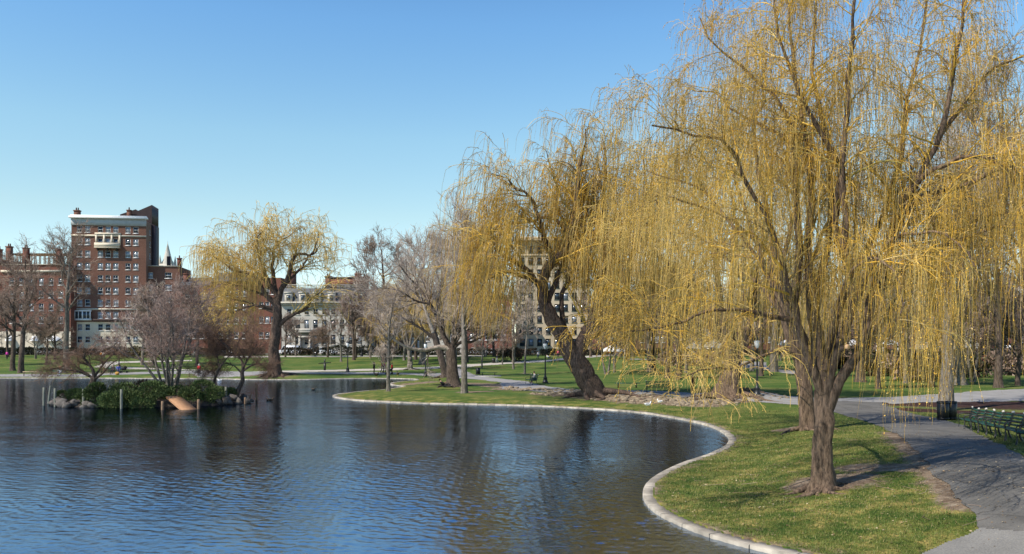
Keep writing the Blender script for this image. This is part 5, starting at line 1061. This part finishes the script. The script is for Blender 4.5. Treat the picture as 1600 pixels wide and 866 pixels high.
# tents
CAN = mat('white_canvas', (.8, .8, .79), .8, .04, 1)
for u, y, w_, v0, lb in [(1236, 175, 5.0, 528, 'white canopy tent right of the second willow trunk'), (1330, 172, 3.4, 528, 'white pitched canopy tent seen in the fork of the largest willow'), (1284, 176, 2.6, 530, 'small white canopy tent between the willow stems'), (1386, 174, 3.2, 527, 'white canopy tent right of the largest willow trunk'), (958, 178, 4.5, 538, 'pale open tent right of the leaning willow')]:
    p = gy(u, y); r = empty('canopy_tent', p, lb, 'tent', 'white canopy tents beyond the lawn'); z1 = Zv(v0, y)-p.z; z0_ = z1-1.2; b = MB(); h = w_/2
    b.add([(-h, -h, z0_), (h, -h, z0_), (h, h, z0_), (-h, h, z0_), (0, 0, z1), (-h, -h, z0_-.35), (h, -h, z0_-.35), (h, h, z0_-.35), (-h, h, z0_-.35)], [(0, 5, 6, 1), (1, 6, 7, 2), (2, 7, 8, 3), (3, 8, 5, 0)], [(0, 1, 4), (1, 2, 4), (2, 3, 4), (3, 0, 4)]); b.build('canopy', CAN, r)
    for sx_ in (-1, 1):
        for sy_ in (-1, 1): b = MB(); b.box((sx_*(h-.05), sy_*(h-.05), (z0_-.36)/2), (.07, .07, z0_-.36)); b.build('pole', WHT, r)
# hedges along the street
hseed = 0
for u0, u1, y, h, lb in [(-20, 60, 203, 1.5, 'dark hedge at the left picture edge'), (62, 140, 203, 1.4, 'dark hedge below the dome awnings'), (142, 210, 204, 1.6, 'dark hedge in front of the tower base'), (215, 300, 204, 1.4, 'brown-green hedge right of the tower'), (305, 415, 203, 1.3, 'hedge behind the walker in the red jacket'),
    (440, 500, 200, 1.5, 'dark hedge in front of the white van'), (502, 600, 200, 1.9, 'dark hedge in front of the pale mansion'), (605, 720, 200, 1.4, 'hedge behind the twin dark trunks'), (730, 840, 201, 1.4, 'hedge behind the young lawn trees'), (842, 960, 199, 1.2, 'hedge behind the leaning willow'), (965, 1100, 200, 1.2, 'hedge behind the pale thick trunk'), (1105, 1260, 200, 1.2, 'hedge left of the largest willow'),
    (1262, 1430, 200, 1.3, 'hedge right of the largest willow trunk'), (1435, 1640, 198, 1.4, 'hedge at the right picture edge')]:
    hseed += 1; rx = (u1-u0)/F*y/2-.2; bush('hedge', lb, gy((u0+u1)/2, y)-Vector((0, 0, .05)), rx, .8, h, int(rx*330), .38, HDG if hseed % 3 else BRN, 500+hseed, 'hedge', 'clipped hedges along the far street', boxy=True)
bush('shrub', 'rounded brown shrub under the small lawn trees', gy(793, 165), 2.3, 1.5, 3.4, 1500, .4, BRN, 701); bush('shrub', 'yellow-green shrub at the foot of the brick annex', gy(222, 185), 4, 2, 2.6, 2200, .4, strand_mat('olive_leaves', [(.12, .11, .03), (.09, .08, .03), (.15, .12, .05)]), 702)
for k, u in enumerate((152, 161, 171, 180)): bush('shrub', f'{["leftmost","second","third","rightmost"][k]} of four small evergreens at the tower foot', gy(u, 228), 1.0, .8, 2.8, 700, .35, HDG, 710+k, group='evergreens at the tower foot')
for k, (u, y, rx, h, lb) in enumerate([(1395, 118, 4, 3.2, 'brown leafless thicket right of the largest willow trunk'), (1440, 105, 4, 4, 'tall brown thicket behind the rough grey trunk'), (1500, 112, 4.5, 3.6, 'brown thicket left of the orange-red truck'), (1590, 120, 5, 3.8, 'brown thicket right of the orange-red truck'), (1330, 140, 5, 2.6, 'low brown thicket beyond the lawn behind the largest willow'), (1080, 150, 6, 2.8, 'low brown thicket beyond the lawn left of the root mound')]):
    bush('thicket', lb, gy(u, y), rx, 1.6, h, 2600, .5, TWB if k % 2 else BRN, 800+k)
for k, (u, y) in enumerate([(1372, 84), (1415, 96), (1455, 88), (1520, 98), (1590, 90), (1290, 112), (1060, 105), (960, 128)]):
    o = place(PR[k % 4][0], True, gy(u, y)-Vector((0, 0, .1)), k*1.9, KN[k % 4]+' on the far lawn '+['behind the longest hanging strands', 'just right of the longest hanging strands', 'left of the grey trunk and barrels', 'behind the green bench row end', 'above the green benches', 'behind the largest willow trunk', 'left of the dark coated person', 'behind the leaning willow roots'][k], .8+.07*(k % 4)); o['group'] = 'bare trees between lawn and far belt'
# ================================================================== people
SKIN = mat('skin', (.48, .28, .20), .6, .05, 3)
CL = {}
def cloth(c):
    if c not in CL: CL[c] = mat('cloth', c, .9, .12, 6, .004, 60)
    return CL[c]
def rings(m, pts_, rr_, n=10, fl=1.0):
    P = catmull(np.array(pts_, float), 54); s_ = np.linspace(0, 1, len(P)); R = np.interp(s_, np.linspace(0, 1, len(rr_)), rr_); V = []
    m.tubes(P, R, n, cap=True)
def skin_body(verts, edges, radii, name, mt, parent, sub=1):
    me = bpy.data.meshes.new(name); me.from_pydata([tuple(v) for v in verts], edges, []); o = link(name, me, mt, parent)
    sk = o.modifiers.new('skin', 'SKIN'); sk.use_smooth_shade = True
    for i, v in enumerate(me.skin_vertices[0].data): v.radius = radii[i] if hasattr(radii[i], '__len__') else (radii[i],)*2; v.use_root = (i == 0)
    s2 = o.modifiers.new('subsurf', 'SUBSURF'); s2.levels = sub; s2.render_levels = sub; return o
def person(loc, label, pose='stand', rz=0, top=(.3, .02, .03), leg=(.02, .025, .04), hair=(.05, .035, .025), sc=1.0, coat=False, hat=None, group=None):
    r = empty('person', loc, label, 'person', group, rz); r.scale = (sc,)*3
    pel = np.array([0, 0, .93]); ch = np.array([0, 0, 1.34]); nk = np.array([0, -.01, 1.49]); hd = np.array([0, -.03, 1.6]); tp = np.array([0, -.02, 1.70])
    J = {}
    for s_ in (-1, 1):
        J['hip', s_] = np.array([s_*.09, 0, .9]); J['kn', s_] = np.array([s_*.10, -.02, .49]); J['an', s_] = np.array([s_*.10, .03, .09]); J['toe', s_] = np.array([s_*.12, -.15, .04])
        J['sh', s_] = np.array([s_*.18, 0, 1.41]); J['el', s_] = np.array([s_*.23, .03, 1.13]); J['wr', s_] = np.array([s_*.23, -.06, .90]); J['ha', s_] = np.array([s_*.22, -.09, .80])
    if pose == 'walk':
        for s_ in (-1, 1): J['kn', s_] += [0, -.12*s_-.04, .02]; J['an', s_] += [0, -.22*s_+.06, .03 if s_ < 0 else 0]; J['toe', s_] += [0, -.22*s_+.06, .02]; J['el', s_] += [0, .1*s_, 0]; J['wr', s_] += [0, .2*s_, .03]; J['ha', s_] += [0, .25*s_, .05]
    if pose in ('sit', 'recline'):
        dz = -.42
        for s_ in (-1, 1): J['hip', s_] += [0, 0, dz]; J['kn', s_] = np.array([s_*.12, -.44, .50]); J['an', s_] = np.array([s_*.12, -.42, .09]); J['toe', s_] = np.array([s_*.13, -.6, .05]); J['sh', s_] += [0, -.06, dz]; J['el', s_] = np.array([s_*.25, -.10, .73]); J['wr', s_] = np.array([s_*.15, -.32, .64]); J['ha', s_] = np.array([s_*.10, -.4, .62])
        pel += [0, 0, dz]; ch += [0, -.05, dz]; nk += [0, -.08, dz]; hd += [0, -.1, dz]; tp += [0, -.1, dz]
    if pose == 'recline':
        def rt(v): a = rad(-48); y_, z_ = v[1], v[2]-.5; return np.array([v[0], y_*math.cos(a)-z_*math.sin(a), y_*math.sin(a)+z_*math.cos(a)+.14])
        for k_ in list(J):
            if k_[0] in ('sh', 'el', 'wr', 'ha'): J[k_] = rt(J[k_])
            elif k_[0] == 'hip': J[k_][2] = .14
        for s_ in (-1, 1): J['kn', s_] = np.array([s_*.12, -.42, .34 if s_ > 0 else .14]); J['an', s_] = np.array([s_*.12, -.8, .08]); J['toe', s_] = np.array([s_*.13, -.86, .2])
        ch, nk, hd, tp = rt(ch), rt(nk), rt(hd), rt(tp); pel = np.array([0, 0, .14])
    V = [pel, ch, nk, hd, tp]; E = [(0, 1), (1, 2), (2, 3), (3, 4)]; Rr = [.13, .15, .055, .095, .07]
    for s_ in (-1, 1):
        b0 = len(V); V += [J['sh', s_], J['el', s_], J['wr', s_], J['ha', s_], J['hip', s_], J['kn', s_], J['an', s_], J['toe', s_]]; Rr += [.065, .045, .032, .035, .09, .06, .042, .035]
        E += [(1, b0), (b0, b0+1), (b0+1, b0+2), (b0+2, b0+3), (0, b0+4), (b0+4, b0+5), (b0+5, b0+6), (b0+6, b0+7)]
    skin_body(V, E, Rr, 'body', SKIN, r)
    # jacket
    V = [pel, ch, nk*.6+ch*.4]; E = [(0, 1), (1, 2)]; Rr = [(.19, .15), (.20, .16), .09]
    if coat: V.append(J['hip', 1]*.3+J['hip', -1]*.3+(J['kn', 1]+J['kn', -1])*.2+[0, 0, -.0]); E.append((0, 3)); Rr.append(.17)
    for s_ in (-1, 1):
        b0 = len(V); V += [J['sh', s_], J['el', s_], J['wr', s_]*.95+J['el', s_]*.05]; E += [(1, b0), (b0, b0+1), (b0+1, b0+2)]; Rr += [.085, .065, .05]
    skin_body(V, E, Rr, 'jacket', cloth(top), r)
    V = [pel-[0, 0, .03]]; E = []; Rr = [(.15, .14)]
    for s_ in (-1, 1): b0 = len(V); V += [J['hip', s_], J['kn', s_], J['an', s_]]; E += [(0, b0), (b0, b0+1), (b0+1, b0+2)]; Rr += [.11, .078, .062]
    skin_body(V, E, Rr, 'trousers', cloth(leg), r)
    for s_ in (-1, 1): b = MB(); c = (J['an', s_]+J['toe', s_])/2-[0, 0, .01]; d_ = J['toe', s_]-J['an', s_]; b.ball(c, (.055, .15, .055), 8, 6); b.build('shoe', BLKI, r, True)
    b = MB(); b.ball(hd*.45+tp*.55+[0, .02, .02], (.105, .115, .10), 10, 7); b.build('hat' if hat else 'hair', cloth(hat or hair), r, True)
    return r
person(G(311, 588.5), 'person in a red jacket and dark trousers standing alone on the left shore path', 'stand', rad(180), (.35, .015, .02), (.02, .03, .05), hat=(.6, .55, .5), sc=1.02)
person(G(584.5, 584), 'person in long black coat standing left of the group on the far path', 'stand', rad(90), (.012, .012, .015), (.012, .012, .015), coat=True)
person(G(597.5, 582.5), 'person in dark red top, left of the pink-red one in the group', 'walk', rad(70), (.12, .012, .02), (.02, .02, .03))
person(G(600.8, 583), 'person in pinkish red jacket left of the black stroller', 'walk', rad(80), (.60, .06, .08), (.03, .02, .03))
person(G(612.5, 584.5), 'person in bright red coat at the black stroller, right of the thin spit tree', 'stand', rad(-90), (.65, .01, .03), (.02, .02, .03), coat=True, sc=.95)
person(G(836, 598.5)+Vector((0, .1, 0)), 'person in pale grey coat sitting on a bench by the path', 'sit', rad(-75), (.45, .44, .40), (.015, .015, .02), coat=False)
person(G(776.5, 567.5), 'person in dark top and grey trousers walking at the far litter bin', 'walk', rad(-90), (.02, .025, .035), (.22, .25, .25))
person(G(162.5, 562.5), 'person in white top on the far left path, right one of a pair', 'walk', rad(180), (.7, .7, .68), (.03, .06, .05)); person(G(158.3, 562.3), 'person in orange jacket on the far left path, left one of a pair', 'walk', rad(180), (.7, .26, .03), (.03, .03, .04))
person(G(11, 561.5), 'person in magenta top far off at the left picture edge', 'stand', 0, (.62, .05, .36), (.02, .02, .03))
person(G(94.5, 587.5), 'person in white shirt sitting on the left shore bench, red cap', 'sit', 0, (.7, .72, .75), (.2, .28, .35), hat=(.45, .1, .05))
person(G(185, 583.5), 'person in blue jacket sitting left of the black stroller on the left shore', 'sit', rad(30), (.10, .14, .42), (.05, .06, .15)); person(G(177, 584), 'person in dark clothes sitting at the left end of the shore bench pair', 'sit', 0, (.03, .03, .04), (.03, .03, .04), hair=(.5, .45, .38))
person(G(694, 605.5)+Vector((0, 0, .05)), 'person in black reclining on the grass at the foot of the thick dark trunk', 'recline', rad(75), (.012, .012, .015), (.015, .015, .02))
person(G(840.5, 561.5), 'person in white and navy on the far path left of the lamp post', 'walk', rad(90), (.65, .66, .72), (.03, .04, .10)); person(G(872, 559), 'person in red and white top on the far path right of the lamp post', 'stand', 0, (.55, .12, .14), (.03, .03, .04))
person(G(889, 561.5), 'person in pink top sitting by the far path left of the leaning trunk', 'recline', rad(-60), (.6, .25, .25), (.4, .38, .36)); person(G(857, 560), 'person in white shirt sitting near the far path behind the lamp post', 'recline', rad(60), (.7, .7, .68), (.03, .03, .04))
person(G(1082, 617), 'person in dark brown coat standing on the path, behind hanging willow strands', 'stand', rad(60), (.035, .02, .018), (.03, .02, .018), coat=True, hair=(.2, .07, .03), sc=1.1)
# strollers
def stroller(u, v, label, c, rz=0):
    r = empty('stroller', G(u, v), label, 'stroller', None, rz); b = MB()
    b.tubes(np.array([[-.45, 0, .25], [-.1, 0, .55], [.35, 0, .75], [.6, 0, 1.02]]), np.array([.03]*4), 6); b.tubes(np.array([[.42, 0, .22], [.1, 0, .5], [-.2, 0, .62]]), np.array([.03]*3), 6); b.build('frame', BLKI, r)
    b = MB(); b.ball((-.02, 0, .62), (.38, .24, .2), 12, 8); b.build('seat', cloth(c), r, True); b = MB(); b.ball((.14, 0, .84), (.26, .25, .24), 12, 8); b.build('hood', cloth(c), r, True)
    for x in (-.42, .4):
        for s_ in (-.25, .25): b = MB(); b.tubes(np.array([[x, s_-.025, .15], [x, s_+.025, .15]]), np.array([.15, .15]), 12, cap=True); b.build('wheel', TYR, r)
stroller(608, 584.8, 'black stroller in the middle of the red-clad group', (.012, .013, .02), rad(180)); stroller(194, 583, 'black stroller beside the blue-jacketed person on the left shore', (.015, .015, .018), rad(20))
p = G(183, 586); b = MB(); b.ball((0, 0, .22), (.34, .2, .24), 10, 7); b.box((0, -.02, .45), (.3, .04, .04)); o = b.build('bag', cloth((.5, .27, .07)), None, True); o.location = p; tag(o, 'tan bag on the ground in front of the left shore sitters', 'bag')
# ================================================================== birds
def bird(loc, label, c1, c2, rz=0, L=.5, name='duck', group=None, legs=False):
    r = empty(name, loc, label, 'bird', group, rz); r.scale = (L/.5,)*3; z = .17 if legs else .04; b = MB()
    P = np.array([(-.30, 0, z+.10), (-.2, 0, z+.07), (-.08, 0, z+.05), (.06, 0, z+.05), (.16, 0, z+.09), (.2, 0, z+.18), (.21, 0, z+.25), (.25, 0, z+.26)]); b.tubes(P, np.array([.015, .07, .11, .115, .075, .04, .045, .02]), 10, cap=True); b.build('body', c1, r, True)
    b = MB(); b.tubes(np.array([[.24, 0, z+.26], [.31, 0, z+.245]]), np.array([.018, .008]), 6, cap=True); b.build('bill', CLB, r)
    for s_ in (-1, 1): b = MB(); b.ball((-.05, s_*.09, z+.09), (.17, .03, .06), 8, 6); b.build('wing', c2, r, True)
    if legs:
        for s_ in (-1, 1): b = MB(); b.tubes(np.array([[0, s_*.04, z], [.0, s_*.04, 0]]), np.array([.012, .01]), 5); b.build('leg', CLB, r)
CLB = mat('yellow_horn', (.5, .28, .05), .6); FB = mat('brown_feathers', (.10, .07, .05), .8, .3, 20); FW = mat('white_feathers', (.8, .8, .78), .7, .04, 9); FG = mat('grey_feathers', (.3, .3, .31), .8, .1, 9); FK = mat('dark_feathers', (.03, .035, .03), .7, .2, 9)
def wat(u, v): y = F*(CH-WL)/(v-HZN); return Vector(((u-800)/F*y, y, WL))
bird(wat(490, 609.5), 'dark duck swimming between the far shore and the grass spit', FK, FB, 0); bird(wat(418, 626.5), 'brown duck swimming right of the lone dark post, left one of two', FB, FK, 2); bird(wat(423, 626.2), 'brown duck swimming right of the lone dark post, right one of two', FB, FK, .5)
bird(G(1012.5, 636.5), 'white gull standing on the shore below the leaning willow, left one of two', FW, FG, 0, .5, 'gull', None, True); bird(G(1031, 631.5), 'white gull standing on the bare soil, right one of two', FW, FG, 2.5, .45, 'gull', None, True)
bird(wat(343, 595.5), 'white bird on the water near the walker in the red jacket', FW, FW, 3, .6); bird(G(588.5, 589.3), 'dark goose standing on grass at the far shore, left one of two', FK, FB, 1, .8, 'goose', None, True); bird(G(621.5, 587.5), 'dark goose standing on grass at the far shore, right one of two', FK, FB, 2, .8, 'goose', None, True)
# clods, stones and exposed roots on the worn bank
cm2 = MB(); rc = np.random.default_rng(77)
for k in range(900):
    L_ = WORN[[8, 9, 10, 7][rc.integers(0, 4)]]; t = rc.random(); x = L_[0][0]*(1-t)+L_[1][0]*t+rc.normal(0, L_[2]*.5); y = L_[0][1]*(1-t)+L_[1][1]*t+rc.normal(0, L_[2]*.5)
    d_ = float(sdist(np.array([x]), np.array([y]))[0])
    if d_ < .3: continue
    s_ = abs(rc.normal(0, .10))+.04; cm2.ball((x, y, hz(x, y)+s_*.1), (s_*1.3, s_, s_*.6), 6, 5, .6, rc)
tag(cm2.build('soil_clods', mat('dry_soil_clods', (.22, .175, .12), .95, .5, 6)), 'loose dry soil clods on the worn bank around the leaning willow', 'soil', kind='stuff')

# fallen leaves and twigs on the near bank and path
rl = np.random.default_rng(91); n_ = 2600; x = np.concatenate([rl.normal(b4.x+1.5, 4.5, n_//2), rl.uniform(4, 20, n_//2)]); y = np.concatenate([rl.normal(b4.y+1, 4.0, n_//2), rl.uniform(18, 42, n_//2)])
d_ = sdist(x, y); ok = d_ > .2; x, y, d_ = x[ok], y[ok], d_[ok]; z = hz_d(x, y, d_)+.035; a = rl.uniform(0, 6.28, len(x)); l = rl.uniform(.02, .045, len(x)); ca, sa = np.cos(a)*l, np.sin(a)*l; tl2 = rl.uniform(-.01, .025, (len(x), 2))
V = np.stack([np.stack([x-ca, y-sa, z], 1), np.stack([x+sa*.5, y-ca*.5, z+tl2[:, 0]], 1), np.stack([x+ca, y+sa, z], 1), np.stack([x-sa*.5, y+ca*.5, z+tl2[:, 1]], 1)], 1).reshape(-1, 3)
tag(fast('fallen_leaves', V, [np.arange(len(V)).reshape(-1, 4)], strand_mat('dead_leaves', [(.20, .12, .06), (.32, .22, .12), (.12, .08, .05), (.40, .32, .2)])), 'scattered dead leaves and litter on the near bank and path', 'leaves', kind='stuff')
m_ = 70; st = np.stack([rl.normal(b4.x+1, 4, m_), rl.normal(b4.y+1, 3.5, m_), np.zeros(m_)], 1); st[:, 2] = hz_d(st[:, 0], st[:, 1], sdist(st[:, 0], st[:, 1]))+.03; st = st[sdist(st[:, 0], st[:, 1]) > .6]; m_ = len(st)
P = grow(rl, st, np.stack([rl.normal(0, 1, m_), rl.normal(0, 1, m_), np.zeros(m_)], 1), rl.uniform(.2, .9, m_), 6, .25); P[:, :, 2] = hz_d(P[:, :, 0], P[:, :, 1], sdist(P[:, :, 0], P[:, :, 1]))+.035
b = MB(); b.tubes(P, np.full((m_, 6), .006), 3); tag(b.build('fallen_twigs', TWB), 'thin fallen willow twigs lying in the near bank grass', 'twigs', kind='stuff')
